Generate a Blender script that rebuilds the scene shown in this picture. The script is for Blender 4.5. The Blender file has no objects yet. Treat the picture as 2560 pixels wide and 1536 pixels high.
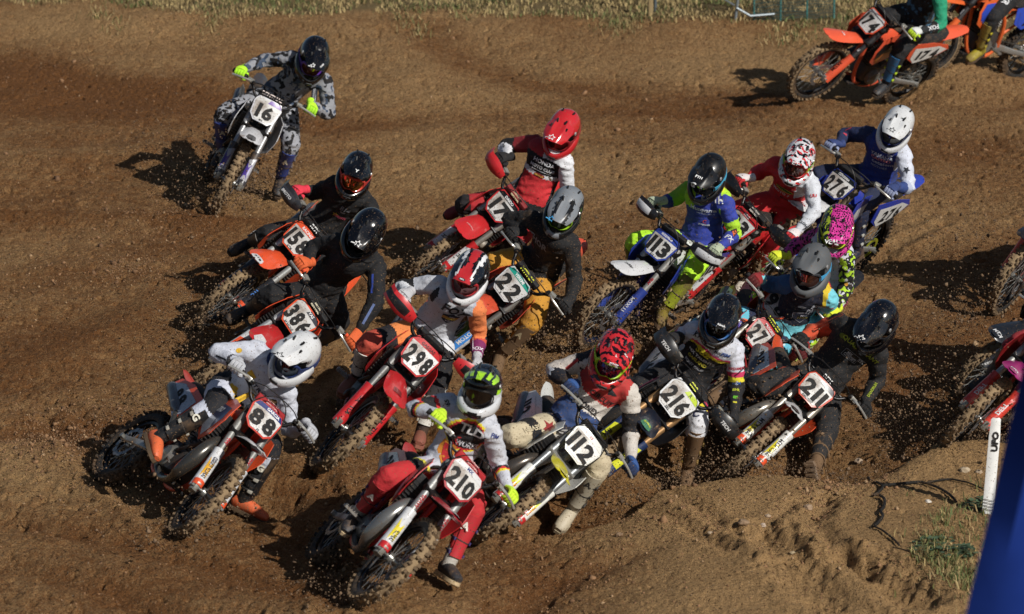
import bpy, bmesh, math, random, json
import numpy as np
from mathutils import Vector, Matrix, noise
from mathutils.bvhtree import BVHTree
random.seed(7); RNG = np.random.default_rng(7)
C = bpy.context.scene
COL = C.collection
V = Vector
# ---------------------------------------------------------------- camera, sky, sun
PITCH = math.radians(15.0)
cam_d = bpy.data.cameras.new('camera'); cam = bpy.data.objects.new('camera', cam_d); COL.objects.link(cam)
cam.location = (0, -30, 8.1); cam.rotation_euler = (math.radians(90) - PITCH, 0, 0)
cam_d.sensor_width = 36; cam_d.lens = 10400 / 2560 * 36
cam_d.clip_start = 0.5; cam_d.clip_end = 3000
cam_d.dof.use_dof = True; cam_d.dof.focus_distance = 29.0; cam_d.dof.aperture_fstop = 3.6
C.camera = cam
SUN = V((1.15, -1.2, 1.12)).normalized()
w = bpy.data.worlds.new('World'); C.world = w; w.use_nodes = True
nt = w.node_tree
sky = nt.nodes.new('ShaderNodeTexSky'); sky.sky_type = 'NISHITA'; sky.sun_disc = False
sky.sun_elevation = math.asin(SUN.z); sky.sun_rotation = math.atan2(SUN.x, SUN.y)
bg = nt.nodes['Background']; bg.inputs[1].default_value = 0.05
nt.links.new(sky.outputs[0], bg.inputs[0])
sd = bpy.data.lights.new('sun', 'SUN'); so = bpy.data.objects.new('sun', sd); COL.objects.link(so)
sd.energy = 4.7; sd.angle = math.radians(0.5); sd.color = (1.0, .955, .885)
so.rotation_euler = SUN.to_track_quat('Z', 'Y').to_euler(); so.location = (20, -20, 20)
C.view_settings.view_transform = 'Standard'; C.view_settings.look = 'None'
C.view_settings.exposure = -0.12; C.view_settings.gamma = 1; C.view_settings.use_curve_mapping = False
C.cycles.max_bounces = 5; C.cycles.diffuse_bounces = 2; C.cycles.transparent_max_bounces = 4
# ---------------------------------------------------------------- materials
def lin(h):
    if not isinstance(h, str): return tuple(h)
    h = h.lstrip('#')
    return tuple(((int(h[i:i+2], 16) / 255) / 12.92 if int(h[i:i+2], 16) < 11 else ((int(h[i:i+2], 16) / 255 + .055) / 1.055) ** 2.4) for i in (0, 2, 4))
MUD = (.15, .088, .043)
MC = {}
def mat(col, rough=.5, metal=0, mud=0.15, kind='plain', col2=None, col3=None, coat=0, bump=0, sc=1.0):
    key = (str(col), rough, metal, mud, kind, str(col2), str(col3), coat, bump, sc)
    if key in MC: return MC[key]
    m = bpy.data.materials.new('%s_%s' % (kind, str(col).strip('#') if isinstance(col, str) else 'mix')); m.use_nodes = True
    t = m.node_tree; N = t.nodes.new; L = t.links.new; p = t.nodes['Principled BSDF']
    tc = N('ShaderNodeTexCoord')
    def rgb(c): n = N('ShaderNodeRGB'); n.outputs[0].default_value = (*lin(c), 1); return n.outputs[0]
    def mix(f, a, b):
        n = N('ShaderNodeMix'); n.data_type = 'RGBA'
        if isinstance(f, float): n.inputs[0].default_value = f
        else: L(f, n.inputs[0])
        L(a, n.inputs[6]); L(b, n.inputs[7]); return n.outputs[2]
    def noi(s, d=3, off=0., r=.6, vec=None):
        n = N('ShaderNodeTexNoise'); n.inputs['Scale'].default_value = s; n.inputs['Detail'].default_value = d
        n.inputs['Roughness'].default_value = r
        mp = N('ShaderNodeMapping'); mp.inputs['Location'].default_value = (off, off * .7, off * 1.3)
        L(vec or tc.outputs['Object'], mp.inputs[0]); L(mp.outputs[0], n.inputs[0]); return n.outputs['Fac']
    def ramp(v, a, b):
        n = N('ShaderNodeMapRange'); n.inputs[1].default_value = a; n.inputs[2].default_value = b; L(v, n.inputs[0]); return n.outputs[0]
    base = rgb(col)
    if kind == 'camo':
        base = mix(ramp(noi(11 * sc, 1.5, 3.1), .53, .545), base, rgb(col2)); base = mix(ramp(noi(14 * sc, 1.5, 9.7), .575, .59), base, rgb(col3))
    if kind == 'leo':
        vo = N('ShaderNodeTexVoronoi'); vo.inputs['Scale'].default_value = 30 * sc; L(tc.outputs['Object'], vo.inputs[0])
        base = mix(ramp(vo.outputs['Distance'], .5, .42), base, rgb(col2))
    if kind == 'stripe':
        sp = N('ShaderNodeSeparateXYZ'); L(tc.outputs['Object'], sp.inputs[0])
        wv = N('ShaderNodeMath'); wv.operation = 'SINE'; ml = N('ShaderNodeMath'); ml.operation = 'MULTIPLY'; ml.inputs[1].default_value = 160
        L(sp.outputs[2], ml.inputs[0]); L(ml.outputs[0], wv.inputs[0]); base = mix(ramp(wv.outputs[0], -.05, .05), base, rgb(col2))
    # slight tonal variation
    v = noi(6, 3, 1.7)
    hs = N('ShaderNodeHueSaturation'); hs.inputs['Saturation'].default_value = .97; L(ramp(v, 0.0, 1.0), hs.inputs['Value'])
    mr = t.nodes[-1]
    mm = N('ShaderNodeMapRange'); mm.inputs[1].default_value = .2; mm.inputs[2].default_value = .8; mm.inputs[3].default_value = .86; mm.inputs[4].default_value = 1.06
    L(v, mm.inputs[0]); L(mm.outputs[0], hs.inputs['Value']); L(base, hs.inputs['Color']); base = hs.outputs[0]
    if mud > 0:
        a = ramp(noi(4.5, 5, 5.3, .65), .72 - mud * .55, .80 - mud * .38)      # larger dusty patches
        sp = ramp(noi(95, 2, 8.1), .66 - mud * .10, .69 - mud * .10)           # specks of thrown soil
        mx = N('ShaderNodeMath'); mx.operation = 'MAXIMUM'; L(sp, mx.inputs[1])
        ma = N('ShaderNodeMath'); ma.operation = 'MULTIPLY'; ma.inputs[1].default_value = min(.93, .35 + mud * .7); L(a, ma.inputs[0]); L(ma.outputs[0], mx.inputs[0])
        base = mix(mx.outputs[0], base, rgb(MUD))
        rr = N('ShaderNodeMapRange'); rr.inputs[3].default_value = rough; rr.inputs[4].default_value = .9; L(mx.outputs[0], rr.inputs[0]); L(rr.outputs[0], p.inputs['Roughness'])
    else: p.inputs['Roughness'].default_value = rough
    L(base, p.inputs['Base Color']); p.inputs['Metallic'].default_value = metal
    p.inputs['Coat Weight'].default_value = coat; p.inputs['Coat Roughness'].default_value = .08
    if bump > 0:
        b = N('ShaderNodeBump'); b.inputs['Strength'].default_value = bump; b.inputs['Distance'].default_value = .01
        L(noi(38, 3, 2.2), b.inputs['Height']); L(b.outputs[0], p.inputs['Normal'])
    MC[key] = m; return m
def plas(c, mud=.22): return mat(c, .32, 0, mud, coat=.25)
def cloth(c, mud=.12, **k): return mat(c, .85, 0, mud, bump=.6, **k)
def metl(c='#b9b9b4', r=.32, mud=.18): return mat(c, r, .6, mud)
BLACK = '#141416'; RUB = '#1a1a1a'
# ---------------------------------------------------------------- mesh building
class MB:
    def __init__(s): s.v = []; s.f = []; s.m = []
    def add(s, vs, fs, mi=0):
        o = len(s.v); s.v += [tuple(x) for x in vs]; s.f += [tuple(i + o for i in f) for f in fs]
        s.m += ([mi] * len(fs) if isinstance(mi, int) else list(mi)); return s
    def box(s, c, d, R=None, mi=0, top=1.0):
        x, y, z = d[0] / 2, d[1] / 2, d[2] / 2
        p = [(-x, -y, -z), (x, -y, -z), (x, y, -z), (-x, y, -z), (-x * top, -y * top, z), (x * top, -y * top, z), (x * top, y * top, z), (-x * top, y * top, z)]
        c = V(c); p = [c + (R @ V(q) if R else V(q)) for q in p]
        return s.add(p, [(0, 3, 2, 1), (4, 5, 6, 7), (0, 1, 5, 4), (1, 2, 6, 5), (2, 3, 7, 6), (3, 0, 4, 7)], mi)
    def cbox(s, c, d, R=None, mi=0, b=.2):     # box with chamfered edges
        bm = bmesh.new(); bmesh.ops.create_cube(bm, size=1)
        for q in bm.verts: q.co = V((q.co.x * d[0], q.co.y * d[1], q.co.z * d[2]))
        bmesh.ops.bevel(bm, geom=bm.edges[:], offset=min(d) * b, segments=2, affect='EDGES', profile=.6)
        c = V(c); s.add([c + (R @ q.co if R else q.co) for q in bm.verts], [[q.index for q in f.verts] for f in bm.faces], mi); bm.free(); return s
    def tube(s, pts, rad, seg=8, mi=0, caps=True, closed=False, up=None):
        pts = [V(p) for p in pts]; n = len(pts)
        if not hasattr(rad, '__len__'): rad = [rad] * n
        vs = []; u = None
        for i in range(n):
            if closed: t = pts[(i + 1) % n] - pts[i - 1]
            else: t = pts[min(i + 1, n - 1)] - pts[max(i - 1, 0)]
            t = t.normalized() if t.length > 1e-9 else V((0, 0, 1))
            if up is not None:
                uu = V(up[i]) if hasattr(up[0], '__len__') else V(up); u = (uu - t * uu.dot(t)).normalized()
            elif u is None:
                a = V((0, 0, 1)) if abs(t.z) < .9 else V((1, 0, 0)); u = (a - t * a.dot(t)).normalized()
            else: u = (u - t * u.dot(t)).normalized()
            b = t.cross(u); r = rad[i]
            ra, rb = (r if hasattr(r, '__len__') else (r, r))
            vs += [pts[i] + u * (ra * math.cos(6.28319 * k / seg)) + b * (rb * math.sin(6.28319 * k / seg)) for k in range(seg)]
        fs = []
        for i in range(n if closed else n - 1):
            j = (i + 1) % n
            for k in range(seg):
                l = (k + 1) % seg; fs.append((i * seg + k, i * seg + l, j * seg + l, j * seg + k))
        if caps and not closed: fs += [tuple(range(seg - 1, -1, -1)), tuple((n - 1) * seg + k for k in range(seg))]
        return s.add(vs, fs, mi)
    def lathe(s, prof, o, ax, seg=24, mi=0, closed=False):
        ax = V(ax).normalized(); a = V((0, 0, 1)) if abs(ax.z) < .9 else V((0, 1, 0)); u = (a - ax * a.dot(ax)).normalized(); b = ax.cross(u); o = V(o)
        vs = []; n = len(prof)
        for k in range(seg):
            c, q = math.cos(6.28319 * k / seg), math.sin(6.28319 * k / seg)
            vs += [o + ax * h + (u * c + b * q) * r for r, h in prof]
        fs = [(k * n + i, k * n + (i + 1) % n, ((k + 1) % seg) * n + (i + 1) % n, ((k + 1) % seg) * n + i) for k in range(seg) for i in range(n if closed else n - 1)]
        return s.add(vs, fs, mi)
    def sheet(s, g, th=.004, mi=0):             # grid of points -> thick sheet
        n, m = len(g), len(g[0]); P = [[V(p) for p in r] for r in g]; top = []; bot = []
        for i in range(n):
            for j in range(m):
                a = P[min(i + 1, n - 1)][j] - P[max(i - 1, 0)][j]; b = P[i][min(j + 1, m - 1)] - P[i][max(j - 1, 0)]
                N = a.cross(b); N = N.normalized() if N.length > 1e-12 else V((0, 0, 1))
                top.append(P[i][j] + N * th / 2); bot.append(P[i][j] - N * th / 2)
        q = n * m; fs = []
        for i in range(n - 1):
            for j in range(m - 1):
                a, b, c, d = i * m + j, (i + 1) * m + j, (i + 1) * m + j + 1, i * m + j + 1
                fs += [(a, b, c, d), (a + q, d + q, c + q, b + q)]
        for i in range(n - 1):
            a, b = i * m, (i + 1) * m; fs.append((a, a + q, b + q, b)); a, b = a + m - 1, b + m - 1; fs.append((a, b, b + q, a + q))
        for j in range(m - 1):
            a, b = j, j + 1; fs.append((a, b, b + q, a + q)); a, b = (n - 1) * m + j, (n - 1) * m + j + 1; fs.append((a, a + q, b + q, b))
        return s.add(top + bot, fs, mi)
    def poly(s, pts, th, mi=0, rim=None):        # convex-ish polygon extruded along its normal both ways
        P = [V(p) for p in pts]; n = len(P); c = sum(P, V()) / n; N = V()
        for i in range(n): N += (P[i] - c).cross(P[(i + 1) % n] - c)
        N.normalize()
        vs = [p + N * th / 2 for p in P] + [p - N * th / 2 for p in P]
        fs = [tuple(range(n)), tuple(range(2 * n - 1, n - 1, -1))]; ms = [mi, mi]
        for i in range(n): fs.append((i, i + n, (i + 1) % n + n, (i + 1) % n)); ms.append(mi if rim is None else rim)
        return s.add(vs, fs, ms)
    def mesh(s, name, mats, smooth=True):
        me = bpy.data.meshes.new(name); me.from_pydata(s.v, [], s.f)
        for m in mats: me.materials.append(m)
        me.polygons.foreach_set('material_index', s.m); me.update()
        if smooth:
            me.polygons.foreach_set('use_smooth', [True] * len(me.polygons)); me.set_sharp_from_angle(angle=math.radians(38))
        return me
RK_ = math.radians(26); AX = V((0, -math.sin(RK_), math.cos(RK_))); AP = V((0, .385, .975))
def link(name, me, parent=None, M=None):
    o = bpy.data.objects.new(name, me); COL.objects.link(o)
    if parent is not None: o.parent = parent
    if M is not None: o.matrix_local = M
    return o
def tag(o, label=None, cat=None, group=None, kind=None):
    for k, v in (('label', label), ('category', cat), ('group', group), ('kind', kind)):
        if v: o[k] = v
    return o
def bez(P, n=8):      # catmull-rom through points
    P = [V(p) for p in P]; o = []
    for i in range(len(P) - 1):
        a, b, c, d = P[max(i - 1, 0)], P[i], P[i + 1], P[min(i + 2, len(P) - 1)]
        for k in range(n):
            t = k / n; o.append(.5 * ((2 * b) + (c - a) * t + (2 * a - 5 * b + 4 * c - d) * t * t + (3 * b - a - 3 * c + d) * t ** 3))
    o.append(P[-1]); return o
def lerp(a, b, t): return a + (b - a) * t
# ---------------------------------------------------------------- lettering
TC = {}
def text_tris(s, bold=.012, shear=0.0, wide=1.0, space=1.0):
    key = (s, bold, shear, wide, space)
    if key in TC: return TC[key]
    cu = bpy.data.curves.new('t', 'FONT'); cu.body = s; cu.size = 1; cu.offset = bold; cu.shear = shear; cu.resolution_u = 2; cu.space_character = space
    cu.align_x = 'CENTER'; cu.align_y = 'CENTER'
    o = bpy.data.objects.new('t', cu); COL.objects.link(o); bpy.context.view_layer.update()
    me = o.to_mesh(); bm = bmesh.new(); bm.from_mesh(me); o.to_mesh_clear()
    bpy.data.objects.remove(o); bpy.data.curves.remove(cu)
    xs = [v.co.x for v in bm.verts]; ys = [v.co.y for v in bm.verts]
    if not xs: bm.free(); TC[key] = ([], [], 1); return TC[key]
    cx, cy, h, wd = (min(xs) + max(xs)) / 2, (min(ys) + max(ys)) / 2, max(ys) - min(ys), max(xs) - min(xs)
    for v in bm.verts: v.co = V(((v.co.x - cx) / h * wide, (v.co.y - cy) / h, 0))
    n = int(min(28, max(2, wd / h * wide * 2)))
    for k in range(-n, n + 1):
        bmesh.ops.bisect_plane(bm, geom=bm.verts[:] + bm.edges[:] + bm.faces[:], plane_co=(k * .5, 0, 0), plane_no=(1, 0, 0))
    bmesh.ops.bisect_plane(bm, geom=bm.verts[:] + bm.edges[:] + bm.faces[:], plane_co=(0, 0, 0), plane_no=(0, 1, 0))
    bm.verts.index_update()
    TC[key] = ([tuple(v.co.xy) for v in bm.verts], [tuple(v.index for v in f.verts) for f in bm.faces], wd / h * wide); bm.free()
    return TC[key]
def decal(mb, s, fn, h, c=(0, 0), rot=0, mi=0, maxw=None, **k):
    """letters of height h (metres) round c on the surface given by fn(u, v)"""
    vs, fs, wd = text_tris(s, **k)
    sx = h
    if maxw and wd * h > maxw: sx = maxw / wd
    ca, sa = math.cos(rot), math.sin(rot)
    mb.add([fn(c[0] + ca * x * sx - sa * y * h, c[1] + sa * x * sx + ca * y * h) for x, y in vs], fs, mi)
def digits(mb, s, fn, h, c, wmax, mi=0, bold=.048, gap=.15):
    g_ = [text_tris(ch, bold) for ch in s]; ws = [q[2] * 1.12 for q in g_]; tot = sum(ws) + gap * (len(s) - 1); sx = min(h, wmax / tot); x0 = -tot / 2
    for (vs, fs, wd), w_ in zip(g_, ws):
        mb.add([fn(c[0] + (x0 + w_ / 2 + x * 1.12) * sx, c[1] + y * h) for x, y in vs], fs, mi); x0 += w_ + gap
def patch(mb, fn, pts, mi=0, n=3):               # filled convex shape laid on a surface
    c = (sum(p[0] for p in pts) / len(pts), sum(p[1] for p in pts) / len(pts)); vs = [fn(*c)]; fs = []; m = []
    P = []
    for i in range(len(pts)):
        a, b = pts[i], pts[(i + 1) % len(pts)]
        k = max(1, int(math.dist(a, b) / .03))
        P += [(lerp(a[0], b[0], t / k), lerp(a[1], b[1], t / k)) for t in range(k)]
    L = len(P); R = 3
    for r in range(1, R + 1): vs += [fn(lerp(c[0], p[0], r / R), lerp(c[1], p[1], r / R)) for p in P]
    for i in range(L):
        j = (i + 1) % L; fs.append((0, 1 + i, 1 + j))
        for r in range(1, R): a = 1 + (r - 1) * L; b = 1 + r * L; fs.append((a + i, b + i, b + j, a + j))
    mb.add(vs, fs, mi)
def rect(cx, cy, w, h, r=0):
    ca, sa = math.cos(r), math.sin(r)
    return [(cx + ca * x - sa * y, cy + sa * x + ca * y) for x, y in ((-w/2, -h/2), (w/2, -h/2), (w/2, h/2), (-w/2, h/2))]
def star(cx, cy, s): return [(cx + s * math.cos(a * math.pi / 5 + 1.57) * (1 if a % 2 == 0 else .42), cy + s * math.sin(a * math.pi / 5 + 1.57) * (1 if a % 2 == 0 else .42)) for a in range(10)]
# ---------------------------------------------------------------- where each bike and rider is (metres, radians)
BP = {"b16": [-2.5436, 3.8675, 3.226, -0.5482, 0.0039, -0.1414, 0.9447, -0.0056],
 "b158": [-2.1832, 0.3922, 2.9279, -0.8948, 0.0222, -0.3014, 0.9535, 0.0037],
 "b386": [-2.1216, -1.3751, 2.8995, -0.9898, 0.0073, -0.1611, 0.9392, -0.0112],
 "b88": [-2.4179, -4.6248, 3.5209, -0.9177, 0.0639, -0.2307, 0.9335, -0.0171],
 "b298": [-1.2367, -3.2403, 3.0521, -0.7563, 0.0127, 0.0856, 0.9752, 0.0274],
 "b17": [-0.556, 1.7641, 2.7651, -0.8749, -0.0051, -0.1001, 0.922, -0.0285],
 "b22": [-0.4954, -0.73, 2.7605, -0.8821, 0.0134, -0.2099, 0.9361, -0.0144],
 "b210": [-1.0903, -6.2322, 3.1941, -0.8339, 0.236, 0.0479, 0.9652, 0.0163],
 "b112": [-0.3914, -4.5593, 3.2873, -1.03, 0.0023, -0.204, 0.9234, -0.0272],
 "b113": [0.8138, -0.403, 2.604, -0.5584, 0.1438, -0.1641, 0.9008, -0.0489],
 "b93": [1.3773, 0.6765, 2.6629, -0.7355, 0.0033, -0.3853, 0.9353, -0.0153],
 "b276": [2.2549, 1.1516, 2.5092, -0.516, 0.1795, -0.1457, 0.9269, -0.0237],
 "b98": [1.5953, -1.338, 2.5765, -0.6839, 0.0739, -0.1501, 0.8557, -0.0888],
 "b274": [0.9928, -1.8263, 3.134, -0.948, -0.0198, 0.0951, 0.9051, -0.0449],
 "b216": [0.3701, -3.5329, 3.0232, -0.969, 0.0078, -0.1617, 0.9404, -0.0101],
 "b211": [1.2189, -3.2961, 3.2707, -0.9985, 0.0001, -0.3796, 0.8998, -0.0499],
 "b174": [3.0775, 7.66, 2.2751, -0.6043, 0.2231, -0.0984, 0.9457, -0.0045],
 "bfx": [4.3095, 8.8297, 2.2496, -0.321, 0.2134, -0.3516, 0.9232, -0.0274],
 "bra": [4.0478, 0.7236, 2.5368, -0.4173, -0.0129, 0.0582, 0.9383, -0.0122],
 "brb": [3.6684, -1.5129, 2.4025, -0.6404, -0.048, -0.1533, 0.9094, -0.0659],
 "brc": [3.0617, -3.3004, 2.5865, -0.6163, 0.3144, 0.0725, 0.9168, -0.0337]}
RPS = {"b16": {"X": [[-1.979, 4.013, 0.775], [-1.661, 3.852, 1.091], [-1.808, 3.832, 1.178], [-1.546, 3.889, 0.966], [-2.075, 3.923, 1.127], [-1.518, 3.847, 0.685], [-2.22, 3.722, 1.099], [-1.666, 3.691, 0.813], [-2.065, 3.982, 0.789], [-1.898, 4.016, 0.734], [-2.398, 3.734, 0.721], [-1.832, 3.697, 0.469], [-2.424, 3.929, 0.373], [-1.933, 3.914, 0.149], [-2.466, 3.772, 0.324], [-1.94, 3.76, 0.079], [-1.634, 3.704, 1.222]], "k": 1.0, "R": [[-0.9233, -0.0338, 0.3826], [-0.2296, -0.75, -0.6203], [0.3079, -0.6606, 0.6847]]},
 "b158": {"X": [[-1.425, 0.348, 0.575], [-1.181, 0.169, 0.915], [-1.331, 0.174, 0.982], [-1.06, 0.201, 0.808], [-1.486, 0.353, 0.846], [-1.003, -0.012, 0.652], [-1.556, 0.142, 0.927], [-1.16, -0.115, 0.509], [-1.5, 0.305, 0.591], [-1.348, 0.368, 0.543], [-1.828, 0.073, 0.599], [-1.458, 0.079, 0.29], [-1.955, 0.406, 0.468], [-1.677, 0.341, 0.121], [-2.047, 0.276, 0.443], [-1.746, 0.205, 0.066], [-1.155, 0.087, 1.086]], "k": 0.952, "R": [[-0.9336, -0.1776, 0.3113], [0.0276, -0.9017, -0.4316], [0.3573, -0.3943, 0.8467]]},
 "b386": {"X": [[-1.356, -1.416, 0.599], [-1.057, -1.649, 0.898], [-1.205, -1.658, 0.987], [-0.944, -1.575, 0.792], [-1.411, -1.476, 0.892], [-0.952, -1.779, 0.588], [-1.432, -1.719, 0.845], [-1.078, -1.876, 0.383], [-1.374, -1.446, 0.514], [-1.373, -1.423, 0.692], [-1.692, -1.709, 0.607], [-1.222, -1.368, 0.303], [-1.854, -1.389, 0.425], [-1.568, -1.437, 0.088], [-1.96, -1.522, 0.404], [-1.651, -1.576, 0.032], [-1.015, -1.721, 1.084]], "k": 1.007, "R": [[-0.8331, -0.4264, 0.3524], [0.056, -0.6988, -0.7131], [0.5503, -0.5743, 0.606]]},
 "b88": {"X": [[-1.835, -4.044, 0.531], [-1.514, -4.273, 0.798], [-1.632, -4.241, 0.919], [-1.44, -4.289, 0.642], [-1.917, -4.253, 0.899], [-1.447, -4.211, 0.366], [-1.756, -4.443, 0.882], [-1.318, -4.406, 0.452], [-1.887, -4.044, 0.607], [-1.774, -4.083, 0.474], [-1.888, -4.464, 0.604], [-1.543, -4.397, 0.315], [-2.245, -4.527, 0.417], [-1.723, -4.379, -0.042], [-2.304, -4.66, 0.329], [-1.576, -4.442, -0.103], [-1.367, -4.339, 0.915]], "k": 1.001, "R": [[-0.7708, -0.5966, 0.2233], [0.4422, -0.7534, -0.4867], [0.4586, -0.2764, 0.8446]]},
 "b298": {"X": [[-0.541, -3.169, 0.753], [-0.346, -3.42, 1.079], [-0.496, -3.403, 1.14], [-0.225, -3.42, 0.97], [-0.741, -3.299, 1.077], [-0.22, -3.29, 0.733], [-0.684, -3.528, 1.103], [-0.234, -3.512, 0.645], [-0.617, -3.212, 0.757], [-0.485, -3.104, 0.76], [-0.955, -3.428, 0.732], [-0.472, -3.407, 0.5], [-1.036, -3.184, 0.452], [-0.6, -3.467, 0.141], [-1.109, -3.324, 0.418], [-0.623, -3.617, 0.086], [-0.271, -3.493, 1.238]], "k": 0.953, "R": [[-0.9212, -0.354, 0.1616], [0.2212, -0.8182, -0.5307], [0.3201, -0.4531, 0.832]]},
 "b17": {"X": [[0.137, 1.409, 0.536], [0.308, 1.345, 0.972], [0.188, 1.464, 0.994], [0.419, 1.245, 0.894], [-0.059, 1.59, 0.93], [0.428, 1.332, 0.632], [-0.029, 1.35, 0.898], [0.336, 1.168, 0.465], [0.044, 1.405, 0.538], [0.213, 1.458, 0.539], [-0.372, 1.351, 0.521], [0.03, 1.269, 0.219], [-0.346, 1.733, 0.427], [-0.088, 1.625, 0.095], [-0.465, 1.618, 0.397], [-0.182, 1.501, 0.034], [0.397, 1.283, 1.138]], "k": 0.986, "R": [[-0.9047, -0.4245, 0.0356], [0.3002, -0.6946, -0.6538], [0.3023, -0.5808, 0.7558]]},
 "b22": {"X": [[0.202, -0.886, 0.58], [0.298, -1.135, 0.954], [0.151, -1.074, 1.007], [0.429, -1.169, 0.854], [-0.04, -0.883, 0.953], [0.453, -1.162, 0.573], [0.056, -1.1, 0.911], [0.408, -1.377, 0.479], [0.202, -0.836, 0.652], [0.206, -0.957, 0.527], [-0.144, -1.047, 0.672], [0.16, -1.303, 0.32], [-0.277, -0.762, 0.448], [-0.07, -1.194, 0.034], [-0.391, -0.876, 0.42], [-0.087, -1.349, -0.014], [0.384, -1.192, 1.12]], "k": 0.965, "R": [[-0.8992, -0.3937, 0.191], [0.1694, -0.7157, -0.6776], [0.4035, -0.5769, 0.7102]]},
 "b210": {"X": [[-0.416, -5.849, 0.585], [-0.228, -5.918, 0.994], [-0.371, -5.85, 1.035], [-0.116, -5.992, 0.9], [-0.601, -5.992, 1.035], [-0.077, -5.895, 0.649], [-0.431, -6.157, 1.044], [-0.023, -6.109, 0.56], [-0.477, -5.906, 0.612], [-0.368, -5.777, 0.582], [-0.747, -6.197, 0.668], [-0.219, -6.133, 0.477], [-0.919, -5.999, 0.393], [-0.378, -6.218, 0.135], [-0.947, -6.158, 0.387], [-0.341, -6.364, 0.075], [-0.179, -5.984, 1.165]], "k": 0.952, "R": [[-0.9647, -0.1879, 0.1847], [0.1796, -0.9819, -0.0608], [0.1928, -0.0255, 0.9809]]},
 "b112": {"X": [[0.355, -4.462, 0.466], [0.654, -4.454, 0.828], [0.508, -4.432, 0.916], [0.764, -4.485, 0.701], [0.252, -4.39, 0.811], [0.765, -4.442, 0.422], [0.389, -4.594, 0.781], [0.756, -4.656, 0.3], [0.282, -4.515, 0.483], [0.431, -4.441, 0.424], [-0.009, -4.814, 0.503], [0.561, -4.823, 0.325], [-0.13, -4.459, 0.387], [0.398, -4.687, -0.003], [-0.178, -4.618, 0.368], [0.301, -4.742, -0.136], [0.648, -4.571, 0.987]], "k": 0.988, "R": [[-0.9314, -0.1991, 0.3047], [0.021, -0.8653, -0.5009], [0.3634, -0.4601, 0.8101]]},
 "b113": {"X": [[1.378, -0.508, 0.678], [1.428, -0.647, 1.105], [1.301, -0.545, 1.11], [1.553, -0.733, 1.047], [1.165, -0.364, 0.959], [1.619, -0.692, 0.798], [1.08, -0.575, 1.011], [1.499, -0.895, 0.75], [1.29, -0.525, 0.684], [1.437, -0.443, 0.685], [0.893, -0.576, 0.715], [1.327, -0.808, 0.577], [0.911, -0.333, 0.426], [1.112, -0.79, 0.262], [0.798, -0.443, 0.397], [1.06, -0.909, 0.168], [1.421, -0.754, 1.261]], "k": 0.946, "R": [[-0.8932, -0.4491, -0.0239], [0.3464, -0.6532, -0.6733], [0.2868, -0.6097, 0.739]]},
 "b93": {"X": [[2.052, 0.576, 0.693], [2.115, 0.293, 1.029], [1.981, 0.365, 1.078], [2.248, 0.27, 0.945], [1.858, 0.568, 0.961], [2.252, 0.068, 0.778], [1.774, 0.354, 0.965], [2.11, -0.065, 0.656], [1.977, 0.568, 0.731], [2.125, 0.554, 0.658], [1.641, 0.375, 0.694], [1.927, 0.283, 0.462], [1.528, 0.651, 0.473], [1.818, 0.5, 0.18], [1.411, 0.552, 0.437], [1.726, 0.388, 0.119], [2.136, 0.17, 1.168]], "k": 0.927, "R": [[-0.9333, -0.2626, 0.2449], [0.1145, -0.8641, -0.4901], [0.3403, -0.4294, 0.8366]]},
 "b276": {"X": [[2.806, 1.206, 0.757], [2.863, 0.948, 1.117], [2.728, 1.027, 1.16], [2.989, 0.903, 1.026], [2.558, 1.226, 1.105], [3.022, 0.813, 0.785], [2.495, 1.005, 1.079], [2.896, 0.622, 0.83], [2.723, 1.197, 0.777], [2.886, 1.183, 0.743], [2.341, 1.114, 0.82], [2.659, 0.891, 0.612], [2.351, 1.237, 0.467], [2.657, 1.011, 0.257], [2.232, 1.136, 0.442], [2.565, 0.891, 0.213], [2.929, 0.856, 1.267]], "k": 0.934, "R": [[-0.8878, -0.4238, 0.1795], [0.2152, -0.727, -0.652], [0.4068, -0.5402, 0.7367]]},
 "b98": {"X": [[2.201, -1.563, 0.587], [2.252, -1.738, 0.99], [2.16, -1.614, 1.023], [2.345, -1.841, 0.913], [2.025, -1.425, 0.898], [2.347, -1.744, 0.67], [1.914, -1.627, 0.871], [2.263, -1.93, 0.557], [2.146, -1.524, 0.639], [2.263, -1.569, 0.529], [1.77, -1.616, 0.597], [2.059, -1.809, 0.301], [1.725, -1.334, 0.361], [1.988, -1.501, 0.107], [1.604, -1.431, 0.33], [1.893, -1.613, 0.052], [2.268, -1.84, 1.144]], "k": 0.927, "R": [[-0.9857, -0.1579, 0.0597], [0.073, -0.718, -0.6922], [0.1522, -0.6779, 0.7192]]},
 "b274": {"X": [[1.934, -1.826, 0.392], [2.076, -2.059, 0.772], [1.918, -2.106, 0.798], [2.217, -2.07, 0.682], [1.818, -1.865, 0.716], [2.2, -1.871, 0.493], [1.71, -2.065, 0.822], [2.046, -2.014, 0.351], [1.853, -1.866, 0.396], [1.971, -1.745, 0.44], [1.505, -2.021, 0.552], [1.829, -2.062, 0.241], [1.231, -1.793, 0.388], [1.535, -1.837, 0.074], [1.159, -1.94, 0.361], [1.486, -1.985, 0.015], [2.079, -2.153, 0.941]], "k": 0.981, "R": [[-0.9237, -0.382, 0.0285], [0.3358, -0.8435, -0.4193], [0.1842, -0.3777, 0.9074]]},
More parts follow.
